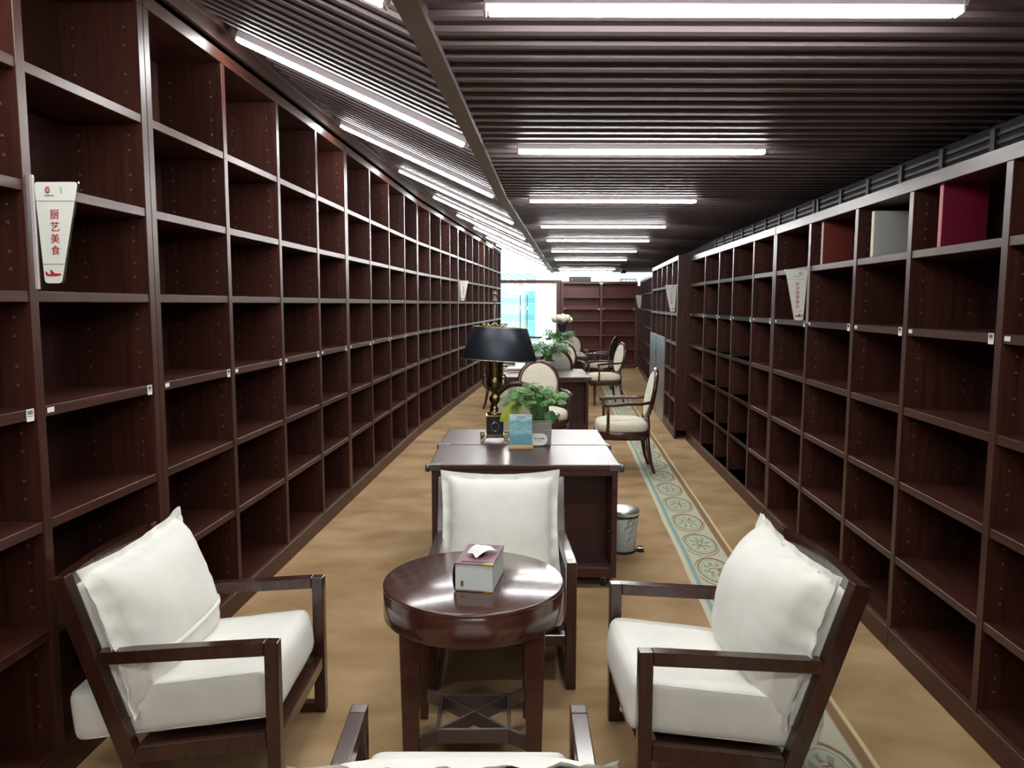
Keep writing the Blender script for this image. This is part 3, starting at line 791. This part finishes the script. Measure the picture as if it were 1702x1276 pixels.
# ------------------------------------------------------------------ round table
TB = (-.13, 2.585)
t = thing('round_table', 'round dark wood side table in the middle of the four armchairs', 'table', (TB[0], TB[1], 0), radians(1))
MB().lathe([(0, .601), (.306, .601), (.3105, .5995), (.3125, .596), (.3125, .590), (.309, .5875), (.309, .5865), (.3115, .584), (.3115, .492), (.308, .488), (.29, .488), (.29, .50), (0, .50)], 96).build('table_top', table_wood, t)
for sx in (-1, 1):
    for sy in (-1, 1):
        q = MB(); cx, cy = sx * .202, sy * .178; a = .033; b_ = .024
        q.hexa([(cx - b_, cy - b_, 0), (cx + b_, cy - b_, 0), (cx + b_, cy + b_, 0), (cx - b_, cy + b_, 0), (cx - a, cy - a, .4995), (cx + a, cy - a, .4995), (cx + a, cy + a, .4995), (cx - a, cy + a, .4995)], bev=.003, seg=2)
        q.build('leg', table_wood, t)
q = MB(); zt_ = .122; hx, hy = .122, .115
R4 = [(-hx, -hy), (hx, -hy), (hx, hy), (-hx, hy)]
for i in range(4):
    a, b_ = R4[i], R4[(i + 1) % 4]; q.bar((a[0], a[1], zt_ - .028), (b_[0], b_[1], zt_ - .028), .012, .05, bev=.001)
    ex, ey = (.19 if a[0] > 0 else -.19), (.168 if a[1] > 0 else -.168)
    q.bar((a[0], a[1], zt_ - .028), (ex, ey, zt_ - .028), .014, .05, bev=.001)
q.bar((-hx, -hy, zt_ - .028), (hx, hy, zt_ - .028), .009, .049); q.bar((hx, -hy, zt_ - .0285), (-hx, hy, zt_ - .0285), .009, .049)
q.build('stretcher', mat('sheen_tinted_stretcher_wood', (0.11, 0.075, 0.068, 1), 0.22, coat=0.5), t)  # wood colour lightened to carry the greyish reflection on its top
# tissue box shaped like a book
t = thing('tissue_box', 'book-shaped tissue box with maroon cover and a tissue poking out, on the round table', 'tissue box', (-.108, 2.562, .6018), radians(-9.5))
mar = mat('maroon_cover', srgb(104, 62, 74), 0.45, col2=srgb(122, 80, 92), scale=(40, 40, 40))
w2, d2, hh = .066, .105, .096
q = MB(); q.box((-w2 + .002, -d2, hh - .004), (w2, d2, hh), bev=.001); q.box((-w2 + .002, -d2, 0), (w2, d2, .004), bev=.001); q.build('cover', mar, t)
q = MB(); n = 10
for k_ in range(n):
    a0 = -pi / 2 - pi * k_ / n; a1 = -pi / 2 - pi * (k_ + 1) / n
    def sp(a, rr): return (-w2 + .006 + .012 * cos(a) * rr * 1.0, hh / 2 + hh / 2 * sin(a) * (1 if rr == 1 else .93))
    (x0, z0), (x1, z1), (x2, z2), (x3, z3) = sp(a0, 1), sp(a1, 1), sp(a1, .7), sp(a0, .7)
    q.hexa([(x0, -d2, z0), (x1, -d2, z1), (x1, d2, z1), (x0, d2, z0), (x3, -d2, z3), (x2, -d2, z2), (x2, d2, z2), (x3, d2, z3)])
q.build('spine', mat('dark_spine', srgb(58, 34, 46), 0.5), t)
MB().box((-w2 + .003, -d2 + .003, .0042), (w2 - .003, d2 - .003, hh - .0042), bev=.001).build('page_block', mat('page_white', srgb(220, 228, 222), 0.6), t)
gold = mat('gold_corner', srgb(176, 146, 60), 0.3, metal=0.7)
for zc in (hh - .002, .002):
    MB().box((w2 - .034, -d2 - .001, zc - .0028), (w2 + .001, -d2 + .012, zc + .0028), bev=.0006).build('gold_corner', gold, t)
MB().prism([(-w2 + .022, .014), (-w2 + .0265, .020), (-w2 + .031, .014), (-w2 + .031, .036), (-w2 + .022, .036)], .001, Matrix.Translation((0, -d2 + .0018, 0))).build('ribbon', gold, t)
q = MB(); q.lathe([(0, hh + .0006), (.021, hh + .0006), (.021, hh + .0001)], 24, c=(-.002, -.012), sy=1.5, sx=.9); q.build('slot', mat('slot_dark', srgb(40, 26, 34), .8), t)
q = MB(); P = []
for j in range(7):
    P.append([(-.044 + .078 * i / 6 * (.55 + .45 * j / 6) + .004 * j, -.030 + .014 * j - .012 * i * .5 + .012, hh + .003 + .014 * sin(pi * j / 6) + .010 * sin(pi * i / 6) + .003 * sin(i * 2.1)) for i in range(7)])
q.sheet(P, 7, 7); q.build('tissue', paper, t, recalc=False)
q = MB()
for (xa, xb, yy_) in ((-.045, .05, .085), (-.02, .045, .072), (-.045, .04, -.085), (-.045, .045, -.092)):
    q.box((xa, yy_, hh + .0001), (xb, yy_ + .004, hh + .0006))
q.build('cover_ornament', mat('cover_print', srgb(70, 44, 46), .6), t)

# ------------------------------------------------------------------ desks
def make_desk(label, loc):
    t = thing('desk', label, 'desk', loc, 0, 'dark red-brown desks down the middle')
    w, d, H = .515, .585, .69
    # top with moulded edge (far corners rounded)
    q = MB(); q.box((-w, .002, H - .030), (w, d - .001, H), bev=.006, seg=2); q.build('desk_top', desk_wood, t)
    q = MB(); q.box((-w + .012, .012, H - .062), (w - .012, d - .012, H - .030)); q.build('apron', desk_wood, t)
    for sx in (-1, 1):
        MB().box((min(sx * (w - .012), sx * (w - .042)), .014, .06), (max(sx * (w - .012), sx * (w - .042)), d - .004, H - .062), bev=.002).build('side_panel', desk_wood, t)
        q = MB(); cx = sx * (w - .028)
        q.box((cx - .033, -.007, H - .034), (cx + .033, .040, H + .003), bev=.004, seg=2)
        q.tube([(cx - .028 * sx * 0 + sx * .036, -.002, H - .036), (cx + sx * .036, -.002, H + .001)], .012, 10)
        q.build('corner_cap', pewter, t)
    MB().box((-w + .042, .30, .10), (w - .042, .315, H - .062)).build('back_panel', desk_wood, t)
    MB().box((-w + .042, .016, .06), (w - .042, d - .006, .115), bev=.002).build('bottom_board', desk_wood, t)
    q = MB()
    for z in (.25, .29, .50): q.ball((w - .0425, .12, z), .005, 8)
    q.build('shelf_screw', steel, t)
    for sx in (-1, 1):
        for y in (.06, d - .06):
            q = MB(); q.mi = 0; q.tube([(sx * (w - .08) - .012, y, .026), (sx * (w - .08) + .012, y, .026)], .0255, 14)
            q.mi = 1; q.box((sx * (w - .08) - .016, y - .014, .028), (sx * (w - .08) + .016, y + .014, .0605), bev=.003); q.build('caster', [rubber, steel], t)
    return t
dk0 = make_desk('nearest desk, open shelf side facing the camera, right behind the far armchair', (.070, 4.065, 0))
DL = [('touching the nearest desk, under the lamp and leafy plant', (.075, 4.663)), ('near one of the second pair down the aisle', (.408, 9.06)),
      ('far one of the second pair down the aisle', (.420, 9.66)), ('near one of the third, farthest pair', (.728, 12.76)), ('far one of the third, farthest pair', (.745, 13.36))]
for lab, (x, y) in DL: dup(dk0, (x, y, 0), 0, 'dark red-brown desk, ' + lab)
dk0['label'] = 'dark red-brown desk nearest the camera, open side behind the far armchair'

# ------------------------------------------------------------------ table lamp
t = thing('table_lamp', 'table lamp with black metal shade and ornate brass stem on the nearest desks', 'lamp', (-.108, 4.79, .6905), radians(4))
q = MB()
for sx in (-1, 1):
    for sy in (-1, 1):
        q.tube([(sx * .050, sy * .045, .040), (sx * .062, sy * .056, .032), (sx * .070, sy * .064, .016), (sx * .080, sy * .072, .007)], [.010, .009, .007, .0068], 8)
        q.ball((sx * .083, sy * .074, .0075), .0075, 8)
        q.tube([(sx * .060, sy * .05, .040), (sx * .080, sy * .05, .050), (sx * .088, sy * .05, .042), (sx * .083, sy * .05, .034)], .006, 6)
q.box((-.058, -.052, .026), (.058, .052, .036), bev=.003)
q.box((-.064, -.058, .038), (.064, .058, .046), bev=.004)
q.build('footed_base', brass_lt, t)
c_ = MB().box((-.052, -.050, .046), (.052, .050, .160), bev=.002).build('plinth_block', black_marble, t)
q = MB(); q.tube([(.024 * cos(a), -.0515, .098 + .026 * sin(a)) for a in [k_ * 2 * pi / 24 for k_ in range(25)]], .0022, 6, cap=False)
q.tube([(-.012, -.0515, .132), (0, -.0515, .125), (.012, -.0515, .132)], .0018, 5); q.build('wreath_emblem', steel, c_)
q = MB(); q.box((-.057, -.055, .160), (.057, .055, .168), bev=.002); q.build('collar_plate', brass_lt, t)
q = MB(); q.lathe([(0, .168), (.046, .168), (.048, .176), (.036, .186), (.020, .196), (.026, .205), (.018, .214), (.014, .228), (.030, .250), (.036, .268), (.030, .286), (.016, .300),
                   (.022, .310), (.028, .322), (.044, .335), (.048, .35), (.049, .372), (.050, .385), (.044, .392), (.045, .41), (.047, .45), (.049, .50), (.050, .525), (0, .525)], 28)
for k_ in range(10):
    a = k_ * 2 * pi / 10; q.tube([(.044 * cos(a), .044 * sin(a), .395), (.049 * cos(a), .049 * sin(a), .45), (.053 * cos(a), .053 * sin(a), .52)], .004, 6)
q.build('ornate_stem', brass, t)
for sx in (-1, 1):
    q = MB(); q.tube([(sx * .018, 0, .318), (sx * .055, 0, .335), (sx * .075, 0, .370), (sx * .066, 0, .41), (sx * .056, 0, .42)], [.006, .007, .007, .006, .009], 8)
    q.build('scroll_arm', brass, t)
# tapered oval shade
q = MB(); q.mi = 0; n = 56
q.lathe([(.236, .515), (.237, .520), (.168, .712), (.166, .714)], n, sy=.72)
q.mi = 1; q.lathe([(.234, .515), (.165, .713)], n, sy=.72)
sh_ = q.build('lamp_shade', [shade_m, shade_in], t, recalc=False); sh_.rotation_euler = (0, radians(3.0), 0)
q = MB(); q.lathe([(.2345, .512), (.2385, .512), (.2385, .5175), (.2345, .5175)], n, closed=True, sy=.72); q.lathe([(.165, .712), (.169, .712), (.169, .7165), (.165, .7165)], n, closed=True, sy=.72)
o_ = q.build('shade_trim', brass_lt, sh_)
q = MB(); q.tube([(0, 0, .52), (0, 0, .94)], .004, 8)
for z, r in ((.735, .014), (.76, .009), (.86, .010), (.88, .017), (.895, .010), (.92, .015), (.935, .009), (.962, .006)): q.ball((0, 0, z), r, 10, (1, 1, .6))
q.build('finial_rod', mat('finial_brass', (0.34, 0.24, 0.20, 1), .4, metal=.6), t)
q = MB()
for k_ in range(16):
    a = k_ * 2 * pi / 16; q.tube([(.05 * cos(a), .05 * sin(a), .718), (.075 * cos(a + .2), .075 * sin(a + .2), .728 + .008 * (k_ % 2))], .003, 5); q.ball((.075 * cos(a + .2), .075 * sin(a + .2), .728 + .008 * (k_ % 2)), .006, 6)
q.build('gallery', brass_lt, t)

# ------------------------------------------------------------------ plants
def lobed_leaf(q, base, tip, nrm, w, lobes=4, mi=0, flat=False):
    base = Vector(base); tip = Vector(tip); d = tip - base; L_ = d.length; d.normalize()
    s = d.cross(Vector(nrm)); s = s.normalized() if s.length > 1e-4 else d.orthogonal().normalized()
    n = s.cross(d).normalized()
    def pt(a, b_): return base + d * (a * L_) + s * (b_ * w) + n * (-.10 * L_ * (a - .3) ** 2 * 2 - .22 * abs(b_) * w * .8 + .0)
    mid = [pt(a, 0) for a in (0, .15, .35, .55, .75, .9, 1.0)]
    if flat:
        prof = [(0, .06), (.08, .38), (.3, .5), (.55, .46), (.78, .3), (.92, .12), (1, .0)]
        for sg in (-1, 1):
            P = [[pt(a, 0) for a, _ in prof], [pt(a, b_ * sg * .55) for a, b_ in prof], [pt(a, b_ * sg) for a, b_ in prof]]
            q.sheet(P, len(prof), 3)
        return
    K = lobes
    for sg in (-1, 1):
        for k_ in range(K):
            a0 = .04 + .86 * k_ / K; a1 = a0 + .86 / K * .60
            ww = .52 * sin(pi * (.18 + .72 * (k_ + .5) / K)) + .06
            v = [pt(a0, 0), pt(a1, 0), pt(a1 + .05, sg * ww * .55), pt(a1 + .13, sg * ww), pt(a0 + .09, sg * ww * .92), pt(a0 + .02, sg * ww * .5)]
            vs, fs = q.faces(v, [(0, 1, 2, 5), (5, 2, 3, 4)])
            for f in fs: f.smooth = True
    vs, fs = q.faces([pt(.86, -.10), pt(.86, .10), pt(1.04, 0)], [(0, 1, 2)])
def potted(name, label, loc, potw, poth, R, H, nl, lw, seed, lobes, foliage=leaf_m, group='potted plants on the desks', yellow=False, lean=(0, 0)):
    rnd = random.Random(seed)
    t = thing(name, label, 'plant', loc, radians(3), group)
    q = MB(); a = potw / 2
    q.hexa([(-a * .94, -a * .94, 0), (a * .94, -a * .94, 0), (a * .94, a * .94, 0), (-a * .94, a * .94, 0), (-a, -a, poth), (a, -a, poth), (a, a, poth), (-a, a, poth)], bev=.004, seg=2)
    q.build('planter', pot_m, t)
    MB().box((-a + .008, -a + .008, poth - .002), (a - .008, a - .008, poth + .004)).build('soil', soil, t)
    lf = MB(); st = MB()
    for i in range(nl):
        a = rnd.uniform(0, 2 * pi); rr = R * sqrt(rnd.uniform(.02, 1)); zz = poth + H * (.35 + .65 * (1 - (rr / R) ** 1.6) * rnd.uniform(.6, 1)) * rnd.uniform(.75, 1)
        if rr > .72 * R: zz = poth + H * rnd.uniform(.36, .72)
        bp = Vector((rnd.uniform(-.4, .4) * potw * .7, rnd.uniform(-.4, .4) * potw * .7, poth))
        e = Vector((rr * cos(a) + lean[0], rr * sin(a) * .85 + lean[1], zz))
        midp = (bp + e) / 2 + Vector((0, 0, H * .16)) - Vector((e.x - bp.x, e.y - bp.y, 0)) * .22
        P = [bp * (1 - s_) ** 2 + midp * 2 * s_ * (1 - s_) + e * s_ ** 2 for s_ in (0, .25, .5, .75, 1)]
        st.tube(P, [.0026, .0024, .0022, .002, .0016], 5, cap=False)
        out = Vector((cos(a), sin(a), rnd.uniform(-.75, .35))).normalized()
        ll = lw * rnd.uniform(.8, 1.45)
        lobed_leaf(lf, e, e + out * ll, (rnd.uniform(-.5, .5), rnd.uniform(-.9, -.1), 1), ll * .72, lobes)
    st.build('stems', stem_m, t)
    fo = lf.build('foliage', foliage, t, recalc=False)
    if yellow:
        q = MB(); lobed_leaf(q, (-.115, -.05, poth + .105), (-.250, -.06, poth - .005), (-.25, -1, .3), .095, 4, flat=True)
        st2 = MB(); st2.tube([(-.02, -.01, poth), (-.06, -.03, poth + .09), (-.105, -.05, poth + .115)], .002, 5); st2.build('yellow_leaf_stem', stem_m, t)
        o = q.build('yellowed_leaf', leaf_y, t, recalc=False); o['label'] = 'yellowed leaf'
        q = MB(); lobed_leaf(q, (.05, -.05, poth + .055), (.085, -.075, poth - .02), (.2, -1, .3), .075, 4, flat=True)
        q.build('large_low_leaf', leaf_dk, t, recalc=False)
    return t
potted('potted_plant', 'leafy green plant with a yellow leaf in a grey square planter beside the black lamp', (.168, 4.70, .6908), .145, .155, .165, .275, 105, .056, 5, 4, yellow=True, lean=(-.02, 0))
potted('potted_plant', 'smaller green plant on the second desk, behind the oval chairs', (.46, 9.66, .6908), .15, .15, .21, .30, 80, .085, 8, 3, leaf_dk)
potted('potted_plant', 'bushy dark green plant on the third desk in front of the white flowers', (.80, 12.98, .6908), .14, .15, .16, .34, 60, .11, 12, 3, leaf_dk)
t = thing('flower_vase', 'tall black vase of cream white pompom flowers on the third desk', 'vase', (.87, 13.42, .6908))
MB().lathe([(0, 0), (.062, 0), (.060, .02), (.048, .16), (.052, .36), (.070, .50), (.078, .535), (.070, .535), (.05, .40), (0, .38)], 28).build('vase_body', black_pl, t)
q = MB()
for i in range(9):
    a = i * 2 * pi / 9; q.tube([(0, 0, .45), (.06 * cos(a), .05 * sin(a), .56)], .004, 5)
q.build('stems', stem_m, t)
for (dx, dy, dz, r) in ((-.125, 0, .60, .062), (-.055, -.03, .625, .06), (.015, -.05, .60, .064), (.085, -.02, .62, .06), (.135, .02, .585, .05), (.02, .05, .635, .06), (-.08, .05, .585, .055)):
    q = MB(); g = bmesh.ops.create_icosphere(q.bm, subdivisions=3, radius=r, matrix=Matrix.Translation((dx, dy, dz)))
    for v in q.bm.verts:
        d_ = v.co - Vector((dx, dy, dz)); v.co += d_.normalized() * (noise.noise(v.co * 70) * .012)
    for f in q.bm.faces: f.smooth = True
    q.build('blossom', petal, t)

# ------------------------------------------------------------------ cards on the desk
t = thing('card_stand', 'pale blue landscape card in a wooden stand in front of the desk plant', 'card stand', (.053, 4.535, .6908), radians(1))
MB().box((-.073, -.022, 0), (.073, .022, .020), bev=.002).build('wooden_base', pine, t)
bl = bpy.data.materials.new('landscape_print'); bl.use_nodes = True; nt = bl.node_tree; b_ = nt.nodes['Principled BSDF']; b_.inputs['Roughness'].default_value = .35
tc = nt.nodes.new('ShaderNodeTexCoord'); sp = nt.nodes.new('ShaderNodeSeparateXYZ'); nt.links.new(tc.outputs['Object'], sp.inputs[0])
nz_ = nt.nodes.new('ShaderNodeTexNoise'); mp = nt.nodes.new('ShaderNodeMapping'); mp.inputs['Scale'].default_value = (14, 1, 60); nt.links.new(tc.outputs['Object'], mp.inputs[0]); nt.links.new(mp.outputs[0], nz_.inputs[0]); nz_.inputs['Scale'].default_value = 1; nz_.inputs['Detail'].default_value = 3
mm = nt.nodes.new('ShaderNodeMath'); mm.operation = 'MULTIPLY_ADD'; mm.inputs[1].default_value = .09; nt.links.new(nz_.outputs['Fac'], mm.inputs[0]); nt.links.new(sp.outputs[2], mm.inputs[2])
cr = nt.nodes.new('ShaderNodeValToRGB'); E_ = cr.color_ramp; mr = nt.nodes.new('ShaderNodeMapRange'); mr.inputs[1].default_value = .06; mr.inputs[2].default_value = .25
nt.links.new(mm.outputs[0], mr.inputs[0]); nt.links.new(mr.outputs[0], cr.inputs[0])
E_.elements[0].position = 0; E_.elements[0].color = srgb(92, 146, 162); E_.elements[1].position = 1; E_.elements[1].color = srgb(214, 226, 232)
for p_, c3 in ((.32, (104, 160, 172)), (.45, (150, 200, 200)), (.55, (120, 176, 182)), (.66, (142, 198, 196)), (.74, (108, 158, 176)), (.82, (160, 206, 216))):
    e_ = E_.elements.new(p_); e_.color = srgb(*c3)
nt.links.new(cr.outputs[0], b_.inputs['Base Color'])
c_ = MB().box((-.068, -.0015, .012), (.068, .0015, .205)).build('printed_card', bl, t)
c_.rotation_euler = (radians(-4), 0, 0)
merge_text([('温馨提示', .010, Matrix.Translation((.004, -.0022, .186)), .062), ('LIBRARY NOTICE', .003, Matrix.Translation((.004, -.0022, .196)), .03)], 'card_lettering', mat('card_ink', srgb(84, 110, 128), .6), c_)
t = thing('small_sign', 'small round-ended white no smoking sign in front of the grey planter', 'sign', (.158, 4.605, .6908), 0)
P = [(-.05, .006), (.022, .006)] + [(.022 + .036 * cos(a), .042 + .036 * sin(a)) for a in [radians(-90 + 15 * k_) for k_ in range(1, 12)]] + [(.022, .078), (-.05, .078)]
c_ = MB().prism(P, .004).build('plate', sign_w, t)
MB().box((-.05, -.014, 0), (.052, .014, .006), bev=.001).build('foot', acrylic, t)
merge_text([('禁止吸烟', .0125, Matrix.Translation((.008, -.0008, .048)), .060), ('No Smoking', .005, Matrix.Translation((.010, -.0008, .031)), .034)], 'plate_lettering', ink, c_)
# magazines on the second desk
mg = [srgb(226, 230, 232), srgb(178, 60, 62), srgb(232, 232, 226)]
for i, c3 in enumerate(mg):
    t = thing('magazine', ['white magazine at the bottom of the small stack on the second desk', 'red-covered magazine in the middle of the small stack on the second desk', 'white magazine on top of the small stack on the second desk'][i], 'magazine',
              (.03 + .01 * i, 9.85, .6908 + .0165 * i), radians(8 - 6 * i), 'magazines on the second desk')
    MB().box((-.11, -.15, 0), (.11, .15, .016), bev=.002).build('magazine_cover', mat('magazine_cover_%s' % ['white', 'red', 'ivory'][i], c3, .35), t)

# ------------------------------------------------------------------ oval-back chairs
def make_oval(label, loc, rz, rear=None):
    t = thing('oval_back_chair', label, 'chair', loc, rz, 'oval back armchairs round the desks')
    # facing -Y; origin at floor centre
    q = MB(); n = 40
    def seat_out(a, k=1.0):
        c, s_ = cos(a), sin(a); e = .62
        return (.262 * k * math.copysign(abs(c) ** e, c), .255 * k * math.copysign(abs(s_) ** e, s_))
    A_ = [2 * pi * i / n for i in range(n)]
    q.sheet([[(*seat_out(a, k), z) for a in A_] for k, z in ((.90, .315), (1.0, .315), (1.0, .385), (.97, .392), (.90, .392))], n, 5, close_u=True); q.build('seat_frame', chair_wood, t)
    q = MB(); q.sheet([[(*seat_out(a, k), z) for a in A_] for k, z in ((.93, .388), (.965, .405), (.965, .440), (.92, .466), (.7, .485), (.35, .494), (.02, .496))], n, 7, close_u=True); q.build('seat_pad', cream_fab, t)
    M_ = Matrix.Translation((0, .262, .715)) @ Matrix.Rotation(radians(-11), 4, 'X')
    bw, bh = .205, .228
    q = MB(); k_ = 44; prof = [(.026 * cos(b) , .020 * sin(b)) for b in [2 * pi * j / 10 for j in range(10)]]
    rows = []
    for j in range(11):
        dr, dy = prof[j % 10]
        rows.append([M_ @ Vector(((bw + dr) * cos(2 * pi * i / k_), dy, (bh + dr) * sin(2 * pi * i / k_))) for i in range(k_)])
    q.sheet(rows, k_, 11, close_u=True); bf = q.build('back_frame', chair_wood, t)
    for nm, sg, mt_ in (('back_pad', -1, cream_fab), ('rear_pad', 1, rear or cream_fab)):
        q = MB(); q.sheet([[M_ @ Vector((bw * f_ * cos(2 * pi * i / k_), sg * y_, bh * f_ * sin(2 * pi * i / k_))) for i in range(k_)] for f_, y_ in ((.97, .006), (.93, .018), (.8, .024), (.4, .028), (.01, .029))], k_, 5, close_u=True)
        q.build(nm, mt_, t)
    for sx in (-1, 1):
        q = MB(); q.tube([M_ @ Vector((sx * .12, 0, -.195)), (sx * .165, .225, .43), (sx * .175, .222, .34)], [.017, .018, .02], 8); q.build('back_bracket', chair_wood, t)
        # front leg, tapered
        q = MB(); q.bar((sx * .215, -.205, .315), (sx * .215, -.205, 0), .042, .042, up=(0, 1, 0), bev=.003, w2=.024, t2=.024); q.build('leg', chair_wood, t)
        q = MB(); q.tube([(sx * .185, .215, .34), (sx * .188, .228, .22), (sx * .196, .250, .10), (sx * .205, .285, 0)], [.021, .020, .017, .014], 8); q.build('leg', chair_wood, t)
        q = MB()
        q.tube([M_ @ Vector((sx * .205, 0, -.055)), (sx * .245, .15, .648), (sx * .262, .02, .650), (sx * .266, -.10, .640), (sx * .262, -.165, .638), (sx * .260, -.190, .630)], [.014, .016, .018, .020, .021, .016], 8)
        q.tube([(sx * .258, -.160, .632), (sx * .252, -.150, .55), (sx * .246, -.150, .46), (sx * .240, -.155, .37)], [.016, .014, .014, .018], 8)
        q.build('armrest', chair_wood, t)
    return t
OV = [('facing left, standing on the woven border by the nearest desks', (1.035, 7.17), radians(-92), None),
      ('rear to the camera, right behind the yellow leaf', (.095, 6.16), radians(172), cream_fab),
      ('facing the camera, its oval back rising above the leafy desk plant', (.315, 7.84), radians(7), None),
      ('with shade-greyed cream rear just behind the second desk pair', (.600, 10.57), radians(178), mat('shaded_cream_fabric', srgb(176, 174, 164), .9)),  # cream rear pad, its shadow put into the grey colour
      ('facing the camera, second of the ovals behind the second desk', (.845, 12.00), radians(8), None),
      ('facing the camera in front of the reddish end bookcase, farthest of the ovals', (1.19, 15.02), radians(5), None),
      ('side-on on the right, facing left, past the second desks', (1.42, 11.92), radians(-78), None),
      ('far one on the right with dark brown rear of the back showing', (1.62, 14.25), radians(-112), grey_fab),
      ('by the left bookcases, mostly hidden behind the lamp, facing right', (-.14, 11.5), radians(90), None)]
for lab, (x, y), rz, rr in OV: make_oval('oval-back armchair ' + lab, (x, y, 0), rz, rr)

# ------------------------------------------------------------------ pedal bin
t = thing('pedal_bin', 'small round pedal bin with leaf print and chrome lid right of the near desk', 'bin', (.700, 4.73, 0), radians(60))
bm_ = mat('bin_body_print', srgb(196, 204, 198), .35, col2=srgb(168, 184, 176), scale=(9, 9, 9))
MB().lathe([(0, .012), (.078, .012), (.080, .02), (.098, .235), (0, .235)], 36).build('bin_body', bm_, t)
MB().lathe([(0, 0), (.083, 0), (.083, .010), (.079, .014), (0, .014)], 36).build('base_ring', rubber, t)
MB().lathe([(.1005, .232), (.1015, .240), (.1000, .240), (.097, .236)], 36).build('dark_rim', rubber, t)
MB().lathe([(.0995, .2405), (.1025, .244), (.1025, .268), (.098, .275), (.06, .281), (0, .284), (0, .2405)], 40).build('lid', mat('brushed_lid', (0.86, 0.88, 0.88, 1), 0.3, metal=0.8), t)
q = MB()
for k_, (a, z) in enumerate(((-2.45, .08), (-2.3, .13), (-2.65, .16), (-2.2, .18), (-2.5, .20))):
    r = .0815 + (z - .02) / .215 * .018
    for j in range(4):
        a2 = a + .25 + j * .09; q.tube([(r * cos(a), r * sin(a), z), ((r + .0006) * cos((a + a2) / 2), (r + .0006) * sin((a + a2) / 2), z + .012 + .008 * j), ((r + .001) * cos(a2), (r + .001) * sin(a2), z + .018 + .010 * j)], .0016, 4)
q.build('leaf_print', mat('bin_leaf_print', srgb(150, 138, 118), .5), t)
pd = MB().box((.085, -.022, .004), (.135, .022, .022), bev=.003).build('pedal', rubber, t)
MB().box((.095, -.020, .022), (.133, .020, .032), bev=.003).build('pedal_plate', steel, pd)
pd.rotation_euler = (0, 0, radians(-68))
